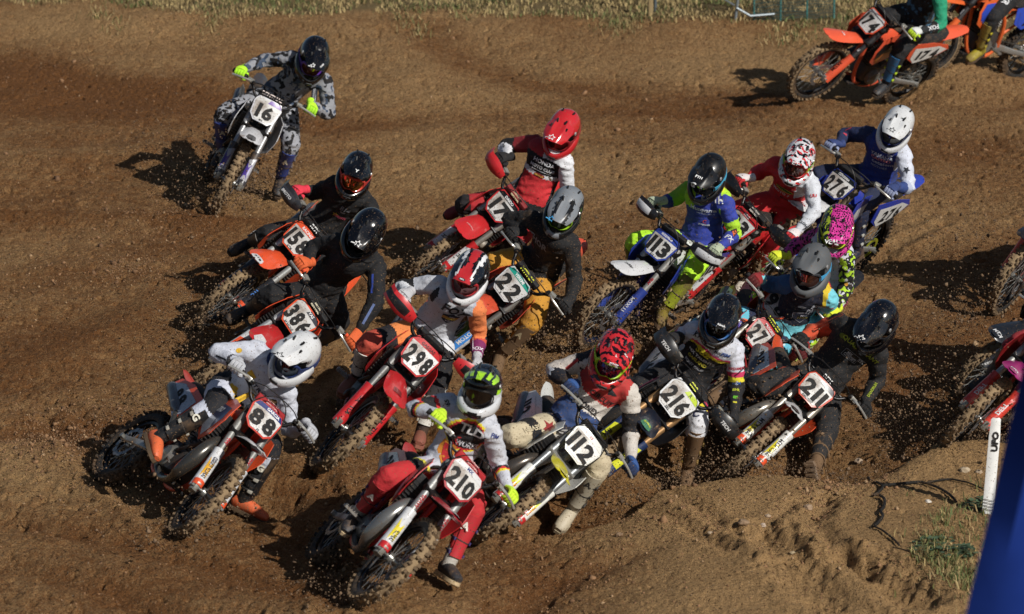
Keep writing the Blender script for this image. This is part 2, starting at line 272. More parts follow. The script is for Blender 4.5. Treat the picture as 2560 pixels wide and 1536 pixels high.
 "b216": {"X": [[1.143, -3.567, 0.52], [1.349, -3.748, 0.873], [1.198, -3.759, 0.925], [1.472, -3.695, 0.786], [1.082, -3.554, 0.799], [1.476, -3.722, 0.522], [1.079, -3.778, 0.865], [1.45, -3.912, 0.388], [1.091, -3.53, 0.575], [1.18, -3.629, 0.474], [0.824, -3.815, 0.531], [1.213, -4.001, 0.348], [0.628, -3.512, 0.433], [1.159, -3.853, 0.012], [0.547, -3.647, 0.411], [1.133, -3.916, -0.134], [1.372, -3.84, 1.034]], "k": 0.935, "R": [[-0.9225, -0.2658, 0.2799], [0.0846, -0.8467, -0.5253], [0.3766, -0.4609, 0.8036]]},
 "b211": {"X": [[2.058, -3.258, 0.419], [2.348, -3.281, 0.766], [2.207, -3.261, 0.845], [2.452, -3.344, 0.656], [2.033, -3.087, 0.729], [2.441, -3.242, 0.408], [1.936, -3.304, 0.737], [2.344, -3.448, 0.332], [1.979, -3.289, 0.446], [2.107, -3.205, 0.37], [1.655, -3.525, 0.462], [2.091, -3.56, 0.186], [1.463, -3.211, 0.364], [1.989, -3.885, 0.01], [1.414, -3.365, 0.344], [1.965, -3.989, -0.112], [2.428, -3.413, 0.876]], "k": 0.953, "R": [[-0.8286, -0.5531, -0.0868], [0.4192, -0.5101, -0.751], [0.371, -0.6587, 0.6546]]},
 "b174": {"X": [[3.693, 7.463, 0.798], [3.82, 7.244, 1.197], [3.72, 7.366, 1.255], [3.879, 7.14, 1.077], [3.493, 7.523, 1.279], [3.893, 7.09, 0.803], [3.376, 7.409, 1.099], [3.683, 6.971, 0.779], [3.647, 7.525, 0.839], [3.737, 7.416, 0.737], [3.252, 7.442, 0.774], [3.524, 7.107, 0.575], [3.235, 7.703, 0.486], [3.429, 7.278, 0.238], [3.089, 7.627, 0.469], [3.338, 7.145, 0.206], [3.852, 7.253, 1.402]], "k": 0.972, "R": [[-0.5704, -0.8056, 0.1601], [0.7934, -0.5908, -0.1463], [0.2125, 0.0436, 0.9762]]},
 "bfx": {"X": [[4.746, 8.769, 0.873], [4.854, 8.66, 1.313], [4.738, 8.777, 1.336], [4.934, 8.54, 1.229], [4.51, 8.92, 1.282], [4.903, 8.362, 1.023], [4.438, 8.855, 1.062], [4.672, 8.295, 1.009], [4.728, 8.85, 0.901], [4.745, 8.698, 0.821], [4.345, 8.783, 0.788], [4.511, 8.44, 0.615], [4.375, 8.971, 0.453], [4.433, 8.617, 0.282], [4.233, 8.895, 0.425], [4.321, 8.523, 0.211], [4.959, 8.647, 1.483]], "k": 0.963, "R": [[-0.669, -0.7387, 0.0827], [0.7188, -0.6712, -0.1809], [0.1891, -0.0615, 0.98]]},
 "bra": {"X": [[4.466, 0.602, 0.885], [4.442, 0.318, 1.236], [4.323, 0.42, 1.276], [4.563, 0.249, 1.153], [4.11, 0.583, 1.306], [4.743, 0.151, 0.978], [4.053, 0.425, 1.14], [4.53, 0.136, 0.875], [4.399, 0.644, 0.916], [4.518, 0.55, 0.841], [4.052, 0.509, 0.778], [4.398, 0.268, 0.589], [4.059, 0.765, 0.499], [4.39, 0.535, 0.321], [3.94, 0.672, 0.444], [4.3, 0.423, 0.25], [4.442, 0.204, 1.386]], "k": 0.945, "R": [[-0.8082, -0.5868, -0.0507], [0.5586, -0.7363, -0.3818], [0.1867, -0.3369, 0.9229]]},
 "brb": {"X": [[4.173, -1.828, 0.696], [4.148, -2.162, 0.998], [4.054, -2.053, 1.071], [4.243, -2.233, 0.888], [3.886, -1.868, 1.172], [4.359, -2.311, 0.658], [3.816, -1.934, 0.957], [4.125, -2.332, 0.634], [4.119, -1.784, 0.745], [4.209, -1.88, 0.639], [3.741, -1.858, 0.654], [4.007, -2.103, 0.381], [3.755, -1.561, 0.421], [4.009, -1.792, 0.166], [3.616, -1.625, 0.374], [3.893, -1.877, 0.095], [4.152, -2.3, 1.126]], "k": 0.943, "R": [[-0.7086, -0.7048, -0.0337], [0.6458, -0.6286, -0.4333], [0.2842, -0.3288, 0.9006]]},
 "brc": {"X": [[3.731, -3.194, 0.666], [3.875, -3.421, 1.029], [3.754, -3.337, 1.096], [3.978, -3.479, 0.919], [3.53, -3.211, 1.174], [4.115, -3.563, 0.703], [3.47, -3.404, 1.053], [3.889, -3.626, 0.68], [3.669, -3.162, 0.715], [3.779, -3.243, 0.615], [3.343, -3.387, 0.717], [3.656, -3.583, 0.452], [3.212, -3.179, 0.429], [3.511, -3.365, 0.18], [3.106, -3.299, 0.424], [3.431, -3.501, 0.153], [3.946, -3.507, 1.181]], "k": 0.944, "R": [[-0.8174, -0.5749, 0.0379], [0.5069, -0.7488, -0.427], [0.2738, -0.3298, 0.9035]]}}
# ---------------------------------------------------------------- ground
def gpt(px, py, z=0.0):          # where a line of sight of the photograph meets the ground (2560-wide picture)
    f = 10400.; a, u = (px - 1280) / f, -(py - 768) / f; cp, sp = math.cos(PITCH), math.sin(PITCH)
    wy, wz = cp + u * sp, -sp + u * cp; t = (z - 8.1) / wz
    return (a * t, -30 + wy * t)
PG = RNG.permutation(512)
def pn(x, y, s=0):
    x = x + s * 17.31; y = y + s * 9.77
    xi = np.floor(x).astype(int); yi = np.floor(y).astype(int); xf = x - xi; yf = y - yi
    def gr(ix, iy, fx, fy):
        h = PG[(PG[ix & 511] + iy) & 511]; a = h * (2 * math.pi / 512) * 7; return np.cos(a) * fx + np.sin(a) * fy
    u = xf * xf * xf * (xf * (xf * 6 - 15) + 10); v = yf * yf * yf * (yf * (yf * 6 - 15) + 10)
    return (gr(xi, yi, xf, yf) * (1 - u) + gr(xi + 1, yi, xf - 1, yf) * u) * (1 - v) + (gr(xi, yi + 1, xf, yf - 1) * (1 - u) + gr(xi + 1, yi + 1, xf - 1, yf - 1) * u) * v
def segd(x, y, P):
    d = np.full(x.shape, 1e9)
    for a, b in zip(P[:-1], P[1:]):
        ax, ay = a; bx, by = b; l = (bx - ax) ** 2 + (by - ay) ** 2
        t = np.clip(((x - ax) * (bx - ax) + (y - ay) * (by - ay)) / l, 0, 1); d = np.minimum(d, np.hypot(x - ax - t * (bx - ax), y - ay - t * (by - ay)))
    return d
def axis(lo, hi, st, far, grow):
    a = list(np.arange(lo, hi, st)); s = st
    while a[-1] < far: s *= grow; a.append(a[-1] + s)
    s = st; pre = []; v = lo
    while v > -far: s *= grow; v -= s; pre.append(v)
    return np.array(pre[::-1] + a)
gx = axis(-5.5, 5.5, .0165, 900, 1.22); gy = axis(-7.6, 11.4, .027, 900, 1.22)
GX, GY = np.meshgrid(gx, gy)
R_ = lambda L: [gpt(*p) for p in L]
Z8 = lambda L: [(p[0] / 2.334 + 1500, p[1] / 2.334 + 1000) for p in L]
RUTS = [(Z8([(430, 620), (560, 720), (760, 890), (930, 1000), (1080, 1070), (1250, 1080)]), .055, .035), (Z8([(940, 890), (1070, 980), (1200, 1060), (1400, 1060), (1550, 1110), (1700, 1200), (1850, 1300)]), .12, .10),
        (Z8([(1330, 690), (1230, 830), (1290, 900), (1380, 1010), (1550, 1120)]), .07, .05), (Z8([(270, 710), (480, 830), (650, 930), (740, 1000)]), .06, .04), (Z8([(1550, 990), (1750, 1100), (1900, 1180)]), .045, .022),
        (Z8([(960, 860), (1060, 760), (1130, 700), (1300, 670), (1480, 640)]), .05, .03), (Z8([(1100, 1110), (1200, 1200), (1300, 1300)]), .12, .07), (Z8([(1500, 1110), (1350, 1080), (1180, 1030)]), .06, .05)]
MOUND = R_([(1560, 1290), (1640, 1235), (1800, 1205), (1960, 1192), (2040, 1210), (2130, 1225), (2230, 1205), (2330, 1165), (2440, 1140), (2700, 1090)])
MP = np.array(MOUND)
def mound_s(x, y):      # > 0 on the camera side of the mound edge
    yy = np.interp(x, MP[:, 0], MP[:, 1]); lim = np.interp(x, [MP[0, 0] - .6, MP[0, 0] + .3], [0, 1])
    return (yy - y), lim
def base_h(x, y):
    h = .045 * pn(x * .5, y * .35, 1) + .03 * pn(x * 1.1, y * .8, 2)
    # worn lanes running through the corner
    q = x * .78 + y * .62
    h = h + .035 * pn(q * .25, (y * .78 - x * .62) * 1.15, 3) + .018 * pn(q * .5, (y * .78 - x * .62) * 2.6, 4)
    # outer bank towards the grass
    h = h + .10 * np.clip((y - 8.2) / 2.5, 0, 1) ** 1.5 + .05 * np.clip((y - 9.6) / 1.2, 0, 1)
    # hard mound of the inner edge, bottom right
    s, lim = mound_s(x, y); h = h + .13 * lim * (1 / (1 + np.exp(-(s - .12) / .09))) - .07 * lim * np.exp(-((s + .18) / .22) ** 2)
    return h
LANES = [([(0, 540), (200, 552), (420, 555), (660, 565)], .22, .05, -.42), ([(-60, 150), (120, 190), (240, 225), (420, 245), (620, 252)], .5, -.05, -.50), ([(830, 305), (1100, 288), (1500, 265), (1900, 272), (2700, 250)], .35, -.04, -.30),
 ([(1080, 95), (1200, 160), (1330, 200), (1700, 228), (1950, 240)], .30, -.035, -.50), ([(150, 900), (330, 800), (450, 740), (640, 670)], .28, .05, -.15), ([(-60, 1080), (150, 1060), (330, 1090), (560, 1135)], .22, -.06, -.45),
 ([(-60, 1280), (300, 1350), (620, 1440), (950, 1560)], .16, -.05, -.25), ([(-60, 1400), (250, 1470), (420, 1540)], .14, -.04, -.2), ([(1230, 1560), (1400, 1455), (1620, 1400)], .16, -.045, -.25), ([(850, 420), (1000, 400), (1180, 395)], .3, .03, .2),
 ([(-60, 420), (200, 400), (400, 390)], .4, .05, .25), ([(2000, 330), (2300, 400), (2640, 520)], .3, .03, -.15), ([(600, 60), (900, 110), (1060, 170), (1000, 230)], .3, .03, .2)]
def lanes_h(x, y):
    h = 0 * x
    for P, wd, a, tn in LANES: h = h + a * np.exp(-(segd(x * 1.0, y, [gpt(*p) for p in P]) / (wd * (1 + .3 * pn(x * 1.7, y * 1.7, 51)))) ** 2)
    return h
def lanes_t(x, y):
    h = 0 * x
    for P, wd, a, tn in LANES: h = h + tn * np.exp(-(segd(x, y, [gpt(*p) for p in P]) / (wd * 1.25 * (1 + .6 * pn(x * 1.3, y * 1.3, 52)))) ** 2)
    return h
CONT = []
def contacts(pose):
    x, y, yaw, lean, pit, st, k, z = pose
    M = Matrix.Translation((x, y, z)) @ Matrix.Rotation(yaw, 4, 'Z') @ Matrix.Rotation(lean, 4, 'Y') @ Matrix.Rotation(pit, 4, 'X') @ Matrix.Scale(k, 4)
    S = Matrix.Translation(AP) @ Matrix.Rotation(st, 4, AX) @ Matrix.Translation(-AP)
    for MM, c, r in ((M @ S, V((0, .74, .345)), .345), (M, V((0, -.74, .335)), .335)):
        cw = MM @ c; n = (MM.to_3x3() @ V((1, 0, 0))).normalized(); d = V((0, 0, -1)); d = (d - n * d.dot(n)).normalized(); p = cw + d * r * k; CONT.append((p.x, p.y, p.z + .022))
for n_, p_ in BP.items(): contacts(p_)
CO = np.array(CONT); SG = .42
FEET = [(p_['X'][i_][0], p_['X'][i_][1], p_['X'][i_][2] - .088 * p_['k']) for p_ in RPS.values() for i_ in (12, 13) if p_['X'][i_][2] < .3]
FEET += [(p_['X'][i_][0], p_['X'][i_][1], p_['X'][i_][2] - .05) for p_ in RPS.values() for i_ in (14, 15) if p_['X'][i_ - 2][2] < .3]
res = CO[:, 2] - base_h(CO[:, 0], CO[:, 1]); Kc = np.exp(-((CO[:, None, :2] - CO[None, :, :2]) ** 2).sum(-1) / (2 * SG * SG)); WC_ = np.linalg.solve(Kc + .06 * np.eye(len(CO)), res)
def ground_h(x, y, fine=True):
    h = base_h(x, y)
    m = (np.abs(x) < 8) & (np.abs(y) < 14)
    for (cx, cy, cz), w_ in zip(CO, WC_): h = h + w_ * np.exp(-((x - cx) ** 2 + (y - cy) ** 2) / (2 * SG * SG))
    for fx_, fy_, fz_ in FEET:
        g_ = np.exp(-((x - fx_) ** 2 + (y - fy_) ** 2) / (2 * .17 ** 2)); h = np.where(g_ > .02, h - np.clip(h - (fz_ - .02), 0, .4) * g_ ** .7, h)
    h = h + lanes_h(x, y)
    if fine:
        s, lim = mound_s(x, y); hard = lim / (1 + np.exp(-(s - .1) / .06))
        cl = .5 + .5 * np.clip(pn(x * .9, y * .7, 11) * 2.2 + .1, -1, 1); cl = cl * (1 - .75 * hard) * np.where(y > 8.5, .6, 1)
        wx = x + .03 * pn(x * 9, y * 9, 31); wy = y + .03 * pn(x * 9, y * 9, 32)
        b1 = 1 - np.abs(pn(wx * 5.5, wy * 5.5, 5)) * 2.2; b2 = 1 - np.abs(pn(wx * 12, wy * 11, 6)) * 2.2; b3 = np.abs(pn(wx * 24, wy * 18, 7))
        h = h + .020 * pn(wx * 3.1, wy * 2.6, 8) + cl * (-.010 * b1 - .010 * b2) + .015 * (b3 - .2) + .012 * pn(x * 28, y * 18, 9) * (1 - .4 * hard)
        pt = np.clip(pn(x * 13, y * 9, 44) + .5 * pn(x * 29, y * 18, 45) - .24, 0, 1); h = h - .12 * pt * (.35 + cl) * (1 - .5 * hard)
        # ragged clods thrown up
        c2 = np.clip(pn(x * 7, y * 6, 12) - .28, 0, 1) * np.clip(pn(x * 1.3, y * 1.1, 13) * 2 + .15, 0, 1); h = h + .16 * c2 * (.4 + b3) * (1 - .8 * hard)
        for P, wd, dp in RUTS:
            P = R_(P); d = segd(x, y, P); near = d < wd * 5
            rag = 1 + .8 * pn(x * 5, y * 4, 14) + .5 * pn(x * 17, y * 12, 61)
            h = h - near * dp * .75 * np.exp(-(d / (wd * rag)) ** 2) + near * dp * .28 * np.exp(-((d - wd * 1.9) / (wd * .7)) ** 2) * (1 + .9 * pn(x * 14, y * 12, 15)) + near * (d < wd * 1.8) * .03 * (np.abs(pn(x * 19, y * 15, 17)) - .2)
        # wheel tracks pressed behind and ahead of each wheel
        for p_ in BP.values():
            ca, sa = math.cos(p_[2]), math.sin(p_[2]); lx = (x - p_[0]) * ca + (y - p_[1]) * sa; ly = -(x - p_[0]) * sa + (y - p_[1]) * ca
            e = np.exp(-((lx + .0) / .07) ** 2) * (ly < .9) * (ly > -2.2); e2 = np.exp(-((np.abs(lx) - .13) / .05) ** 2) * (ly < .8) * (ly > -2.2)
            h = h - .022 * e + .018 * e2 * (1 + 1.5 * pn(x * 11, y * 11, 16))
    return h
GH = ground_h(GX, GY)
far = np.maximum(np.abs(GX) / 60, np.abs(GY) / 60); GH = GH * np.clip(2 - far, 0, 1) + np.clip(GY - 40, 0, 600) * .01
s_, l_ = mound_s(GX, GY); hard = l_ / (1 + np.exp(-(s_ - .05) / .06))
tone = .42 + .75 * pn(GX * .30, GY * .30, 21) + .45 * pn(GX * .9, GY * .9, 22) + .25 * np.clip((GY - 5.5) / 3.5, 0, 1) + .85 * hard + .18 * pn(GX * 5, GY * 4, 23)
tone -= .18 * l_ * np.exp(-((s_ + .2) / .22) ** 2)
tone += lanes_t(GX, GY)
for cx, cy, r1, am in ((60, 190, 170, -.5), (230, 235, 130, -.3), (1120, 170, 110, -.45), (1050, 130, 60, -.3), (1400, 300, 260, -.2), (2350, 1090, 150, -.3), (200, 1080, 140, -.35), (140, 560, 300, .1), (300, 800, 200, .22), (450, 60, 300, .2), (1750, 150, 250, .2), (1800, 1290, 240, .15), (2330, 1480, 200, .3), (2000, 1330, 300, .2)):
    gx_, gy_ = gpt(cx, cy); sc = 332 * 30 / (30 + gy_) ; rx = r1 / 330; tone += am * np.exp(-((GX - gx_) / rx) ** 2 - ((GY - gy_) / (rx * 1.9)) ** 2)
GE = [(0, 6), (300, 10), (450, 32), (620, 46), (900, 34), (1200, 38), (1500, 56), (1900, 58), (2200, 76), (2560, 100)]
def gz_(p):
    z = .1
    for _ in range(5): q = gpt(*p, z); z = float(base_h(np.array(q[0]), np.array(q[1])))
    return gpt(*p, z)
GEW = np.array([gz_(p) for p in GE])
def gedge(x): return np.interp(x, GEW[:, 0], GEW[:, 1]) + .18 * pn(x * 2.1, x * 0, 24) + .12 * pn(x * 6, x * 0, 25)
grassy = np.clip((GY - gedge(GX)) / .3, 0, 1)
ny, nx = GX.shape
me = bpy.data.meshes.new('ground'); me.vertices.add(nx * ny)
me.vertices.foreach_set('co', np.stack([GX, GY, GH], -1).ravel())
I = np.arange(nx * ny).reshape(ny, nx); q = np.stack([I[:-1, :-1], I[:-1, 1:], I[1:, 1:], I[1:, :-1]], -1).reshape(-1)
nq = len(q) // 4; me.loops.add(len(q)); me.loops.foreach_set('vertex_index', q); me.polygons.add(nq); me.polygons.foreach_set('loop_start', np.arange(nq) * 4); me.polygons.foreach_set('loop_total', np.full(nq, 4))
me.polygons.foreach_set('use_smooth', np.ones(nq, bool)); me.update()
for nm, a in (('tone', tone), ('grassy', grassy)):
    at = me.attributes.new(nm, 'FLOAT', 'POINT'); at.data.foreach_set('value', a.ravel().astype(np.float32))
gm = bpy.data.materials.new('track_soil'); gm.use_nodes = True; t = gm.node_tree; Nn = t.nodes.new; Lk = t.links.new; pb = t.nodes['Principled BSDF']
tc = Nn('ShaderNodeTexCoord')
def no_(s, d=4, r=.6, sy=1.0):
    n = Nn('ShaderNodeTexNoise'); n.inputs['Scale'].default_value = s; n.inputs['Detail'].default_value = d; n.inputs['Roughness'].default_value = r
    mp = Nn('ShaderNodeMapping'); mp.inputs['Scale'].default_value = (1, sy, 1); Lk(tc.outputs['Object'], mp.inputs[0]); Lk(mp.outputs[0], n.inputs[0]); return n.outputs['Fac']
def mr_(v, a, b, c=0., d=1.):
    n = Nn('ShaderNodeMapRange'); n.inputs[1].default_value = a; n.inputs[2].default_value = b; n.inputs[3].default_value = c; n.inputs[4].default_value = d; Lk(v, n.inputs[0]); return n.outputs[0]
def mx_(f, a, b):
    n = Nn('ShaderNodeMix'); n.data_type = 'RGBA'; Lk(f, n.inputs[0])
    for s_i, c_ in ((6, a), (7, b)):
        if isinstance(c_, tuple): n.inputs[s_i].default_value = (*c_, 1)
        else: Lk(c_, n.inputs[s_i])
    return n.outputs[2]
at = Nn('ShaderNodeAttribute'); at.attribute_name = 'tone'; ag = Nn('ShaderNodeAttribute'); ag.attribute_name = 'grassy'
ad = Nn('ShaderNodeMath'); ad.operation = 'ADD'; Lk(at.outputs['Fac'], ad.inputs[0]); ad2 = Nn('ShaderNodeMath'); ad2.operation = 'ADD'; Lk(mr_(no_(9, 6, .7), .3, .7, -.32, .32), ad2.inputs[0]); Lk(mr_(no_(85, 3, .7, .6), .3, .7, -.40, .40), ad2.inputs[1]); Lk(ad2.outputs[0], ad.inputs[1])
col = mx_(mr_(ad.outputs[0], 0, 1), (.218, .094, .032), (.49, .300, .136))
col = mx_(mr_(no_(62, 4, .62, .6), .575, .64, 0, .85), col, (.055, .028, .013))       # shade of small pits painted into the soil colour as dark specks
col = mx_(mr_(no_(120, 1, .5, .4), .71, .74, 0, .7), col, (.46, .37, .26))              # pale grit
col = mx_(ag.outputs['Fac'], col, (.24, .175, .085))
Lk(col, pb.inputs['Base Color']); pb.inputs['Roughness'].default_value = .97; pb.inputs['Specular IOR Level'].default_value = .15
b1 = Nn('ShaderNodeBump'); b1.inputs['Strength'].default_value = 1.0; b1.inputs['Distance'].default_value = .075; Lk(no_(40, 5, .7, .8), b1.inputs['Height'])
b2 = Nn('ShaderNodeBump'); b2.inputs['Strength'].default_value = .55; b2.inputs['Distance'].default_value = .02; Lk(no_(130, 3, .6, .8), b2.inputs['Height']); Lk(b1.outputs[0], b2.inputs['Normal']); Lk(b2.outputs[0], pb.inputs['Normal'])
me.materials.append(gm); gob = link('ground', me); tag(gob, kind='structure')
def soil(c, r=.95): return mat(c, r, 0, 0, bump=.8)
def zat(x, y):
    return ground_h(np.array(x, float), np.array(y, float))
def gs(px, py):
    z = 0.
    for _ in range(6): g_ = gpt(px, py, z); z = z * .4 + .6 * float(zat(*g_))
    return gpt(px, py, z)
# many small pieces joined into one mesh with numpy
ICO = None
def lumps(name, P, S, mats, mi=None, sub=0, kind='stuff', label=None, cat=None):
    bm = bmesh.new()
    if sub < 0: 
        vs = np.array([(1, 0, 0), (-1, 0, 0), (0, 1, 0), (0, -1, 0), (0, 0, 1), (0, 0, -1)], float); fs = np.array([(0, 2, 4), (2, 1, 4), (1, 3, 4), (3, 0, 4), (2, 0, 5), (1, 2, 5), (3, 1, 5), (0, 3, 5)])
    else:
        bmesh.ops.create_icosphere(bm, subdivisions=1, radius=1); vs = np.array([v.co[:] for v in bm.verts]); fs = np.array([[v.index for v in f.verts] for f in bm.faces])
    bm.free(); n = len(P); nv = len(vs)
    jit = 1 + RNG.normal(0, .30, (n, nv, 1)); sc = S[:, None, None] * RNG.uniform(.65, 1.35, (n, 1, 3))
    a = RNG.uniform(0, 6.28, n); b = RNG.uniform(0, 6.28, n)
    X = vs[None] * jit * sc; ca, sa = np.cos(a)[:, None], np.sin(a)[:, None]; x_, y_ = X[..., 0] * ca - X[..., 1] * sa, X[..., 0] * sa + X[..., 1] * ca
    cb, sb = np.cos(b)[:, None], np.sin(b)[:, None]; y2, z2 = y_ * cb - X[..., 2] * sb, y_ * sb + X[..., 2] * cb
    W = np.stack([x_, y2, z2], -1) + P[:, None, :]
    me = bpy.data.meshes.new(name); me.vertices.add(n * nv); me.vertices.foreach_set('co', W.ravel())
    F_ = (fs[None] + (np.arange(n) * nv)[:, None, None]).reshape(-1, 3); me.loops.add(F_.size); me.loops.foreach_set('vertex_index', F_.ravel()); me.polygons.add(len(F_)); me.polygons.foreach_set('loop_start', np.arange(len(F_)) * 3); me.polygons.foreach_set('loop_total', np.full(len(F_), 3))
    for m in mats: me.materials.append(m)
    if mi is not None: me.polygons.foreach_set('material_index', np.repeat(mi, len(fs)))
    me.update(); o = link(name, me); tag(o, label, cat, kind=kind); return o
def clods(name, n, mean, mx_s, sub, thr, label):
    x = RNG.uniform(-5.3, 5.3, n); y = RNG.uniform(-7.2, 10.9, n); s_, l_ = mound_s(x, y); hd = l_ / (1 + np.exp(-(s_ - .1) / .06))
    keep = (pn(x * .9, y * .7, 11) + .5 * pn(x * 2.6, y * 1.6, 41) > RNG.uniform(thr, thr + .9, n) + .25 * hd); x, y = x[keep], y[keep]
    for P_, wd, dp in RUTS:
        P_ = R_(P_)
        for (ax_, ay_), (bx_, by_) in zip(P_[:-1], P_[1:]):
            m_ = int(math.hypot(bx_ - ax_, by_ - ay_) * n / 260); t_ = RNG.random(m_); x = np.append(x, ax_ + (bx_ - ax_) * t_ + RNG.normal(0, wd * 1.3, m_)); y = np.append(y, ay_ + (by_ - ay_) * t_ + RNG.normal(0, wd * 1.5, m_))
    for px, py, r1, w_ in ((190, 1070, 120, 500), (110, 1110, 80, 300), (330, 1100, 100, 250), (330, 680, 60, 200), (380, 560, 130, 300), (2140, 1260, 90, 250), (2040, 1240, 90, 200), (1600, 1300, 120, 300), (900, 1330, 150, 200), (1350, 1430, 200, 300), (120, 700, 120, 120)):
        gx_, gy_ = gpt(px, py); m_ = int(w_ * n / 9000); x = np.append(x, gx_ + RNG.normal(0, r1 / 400, m_)); y = np.append(y, gy_ + RNG.normal(0, r1 / 260, m_))
    s = np.clip(RNG.lognormal(mean, .45, len(x)), .003, mx_s)
    lumps(name, np.stack([x, y, zat(x, y) + s * .35], -1), s, [soil((.27, .145, .066)), soil((.16, .082, .036)), soil((.36, .23, .12))], RNG.choice(3, len(x), p=[.55, .35, .10]), sub=sub, label=label, cat='soil')
clods('soil_clods', 1300, -4.75, .026, 0, -.35, 'loose larger clods of brown soil lying over the track')
clods('soil_crumbs', 26000, -5.5, .009, -1, -.75, 'fine crumbs of brown soil scattered over the track')
# thrown soil round the wheels
P = []; S = []
def spray(px, py, n, rx, ry, rz, z0=.05, dxy=(0, 0)):
    n = int(n * 1.7)
    gx_, gy_ = gpt(px, py); t = RNG.random(n) ** .8
    P.append(np.stack([gx_ + RNG.normal(0, rx, n) + dxy[0] * t, gy_ + RNG.normal(0, ry, n) + dxy[1] * t, z0 + np.abs(RNG.normal(0, rz, n)) * (.3 + t)], -1)); S.append(np.clip(RNG.lognormal(-5.55, .5, n), .0015, .018))
for a in [(560, 500, 1500, .22, .5, .28), (640, 470, 1100, .16, .4, .30), (430, 430, 500, .25, .6, .2), (520, 840, 700, .2, .4, .2), (600, 900, 800, .25, .5, .2), (1070, 720, 500, .2, .4, .15), (1520, 880, 1400, .25, .5, .25), (1620, 850, 900, .2, .4, .3), (1480, 760, 500, .2, .5, .3), (1850, 860, 900, .2, .4, .45), (1900, 1130, 1000, .2, .35, .35), (1780, 1180, 700, .15, .3, .15), (1330, 880, 500, .25, .4, .2), (2380, 1120, 2600, .32, .5, .22), (2440, 1050, 1200, .3, .5, .35), (2420, 860, 700, .25, .5, .25), (480, 1330, 500, .25, .4, .1), (350, 1180, 500, .25, .5, .15), (860, 1500, 400, .2, .4, .08), (880, 1160, 500, .22, .4, .15), (470, 1050, 700, .25, .4, .2), (2010, 1230, 500, .35, .3, .05), (1600, 1230, 500, .25, .3, .1), (1420, 1000, 300, .2, .3, .3), (2450, 640, 500, .3, .5, .35), (2100, 700, 400, .2, .4, .2)]: spray(*a)
P = np.concatenate(P); S = np.concatenate(S); P[:, 2] += zat(P[:, 0], P[:, 1])
lumps('flying_soil', P, S, [soil((.20, .125, .068)), soil((.10, .06, .032))], RNG.choice(2, len(P), p=[.6, .4]), sub=-1, label='crumbs of soil thrown into the air by the wheels', cat='soil')
# stones on the inner mound
def stone(px, py, r, col, label):
    x_, y_ = gs(px, py); bm = bmesh.new(); bmesh.ops.create_icosphere(bm, subdivisions=2, radius=1)
    sd_ = random.random() * 30; f = V((1, random.uniform(.7, 1.1), random.uniform(.55, .8)))
    for v_ in bm.verts: v_.co = V([a * b for a, b in zip(v_.co, f)]) * (r * (1 + .35 * noise.noise(v_.co * 1.6 + V((sd_, 0, 0)))))
    me = bpy.data.meshes.new('stone'); bm.to_mesh(me); bm.free(); me.materials.append(soil(col)); o = link('stone', me); o.location = (x_, y_, float(zat(x_, y_)) + r * .25); tag(o, label, 'stone', 'stones lying on the inner edge of the track')
for a in [(2412, 1179, .034, (.42, .33, .22), 'pale tan stone largest on the mound, just left of the white marker post'), (2447, 1182, .024, (.40, .30, .2), 'small tan stone between the largest pale stone and the white post'), (1858, 1312, .036, (.26, .17, .10), 'brown lump of hard soil in the middle of the dry mound'), (1982, 1385, .02, (.42, .33, .2), 'small yellowish stone beside the deepest rut end'), (1919, 1292, .02, (.38, .28, .19), 'round tan stone below the boot of the rider in plain black'), (1908, 1323, .018, (.45, .35, .27), 'pinkish pale pebble lower left of the mound'), (2020, 1272, .03, (.32, .22, .14), 'brown stone half sunk behind the mound crest'), (2320, 1257, .022, (.6, .55, .48), 'whitish crumbled stone in the right part of the dry mound'), (2147, 1156, .03, (.38, .28, .19), 'flat tan stone on the far edge of the mound right of the standing boot'), (1775, 1335, .018, (.4, .3, .2), 'tan pebble beside the leftmost rut of the mound'), (1548, 1340, .024, (.22, .14, .08), 'dark brown clod left of the mound above the ploughed soil')]: stone(*a)
# ---------------------------------------------------------------- grass
def blades(name, X_, Y_, H_, mats, mi, wd=.006, lean=.35, label=None, cat='grass', kind='stuff'):
    n = len(X_); Z_ = zat(X_, Y_); a = RNG.uniform(0, 6.28, n); l = RNG.normal(0, lean, (n, 2)) * H_[:, None]; w_ = wd * RNG.uniform(.6, 1.4, n)
    dx, dy = np.cos(a) * w_, np.sin(a) * w_
    b0 = np.stack([X_ - dx, Y_ - dy, Z_ - .01], -1); b1_ = np.stack([X_ + dx, Y_ + dy, Z_ - .01], -1)
    m0 = np.stack([X_ - dx * .8 + l[:, 0] * .35, Y_ - dy * .8 + l[:, 1] * .35, Z_ + H_ * .55], -1); m1 = np.stack([X_ + dx * .8 + l[:, 0] * .35, Y_ + dy * .8 + l[:, 1] * .35, Z_ + H_ * .55], -1)
    tp = np.stack([X_ + l[:, 0], Y_ + l[:, 1], Z_ + H_ * np.clip(1 - (np.hypot(l[:, 0], l[:, 1]) / H_) * .45, .25, 1)], -1)
    W = np.stack([b0, b1_, m1, m0, tp], 1); f3 = np.array([(0, 1, 2), (0, 2, 3), (3, 2, 4)])
    F_ = (f3[None] + (np.arange(n) * 5)[:, None, None]).reshape(-1, 3); me = bpy.data.meshes.new(name); me.vertices.add(n * 5); me.vertices.foreach_set('co', W.ravel()); me.loops.add(F_.size); me.loops.foreach_set('vertex_index', F_.ravel()); me.polygons.add(len(F_)); me.polygons.foreach_set('loop_start', np.arange(len(F_)) * 3); me.polygons.foreach_set('loop_total', np.full(len(F_), 3))
    for m in mats: me.materials.append(m)
    me.polygons.foreach_set('material_index', np.repeat(mi, 3)); me.update(); o = link(name, me); tag(o, label, cat, kind=kind); return o
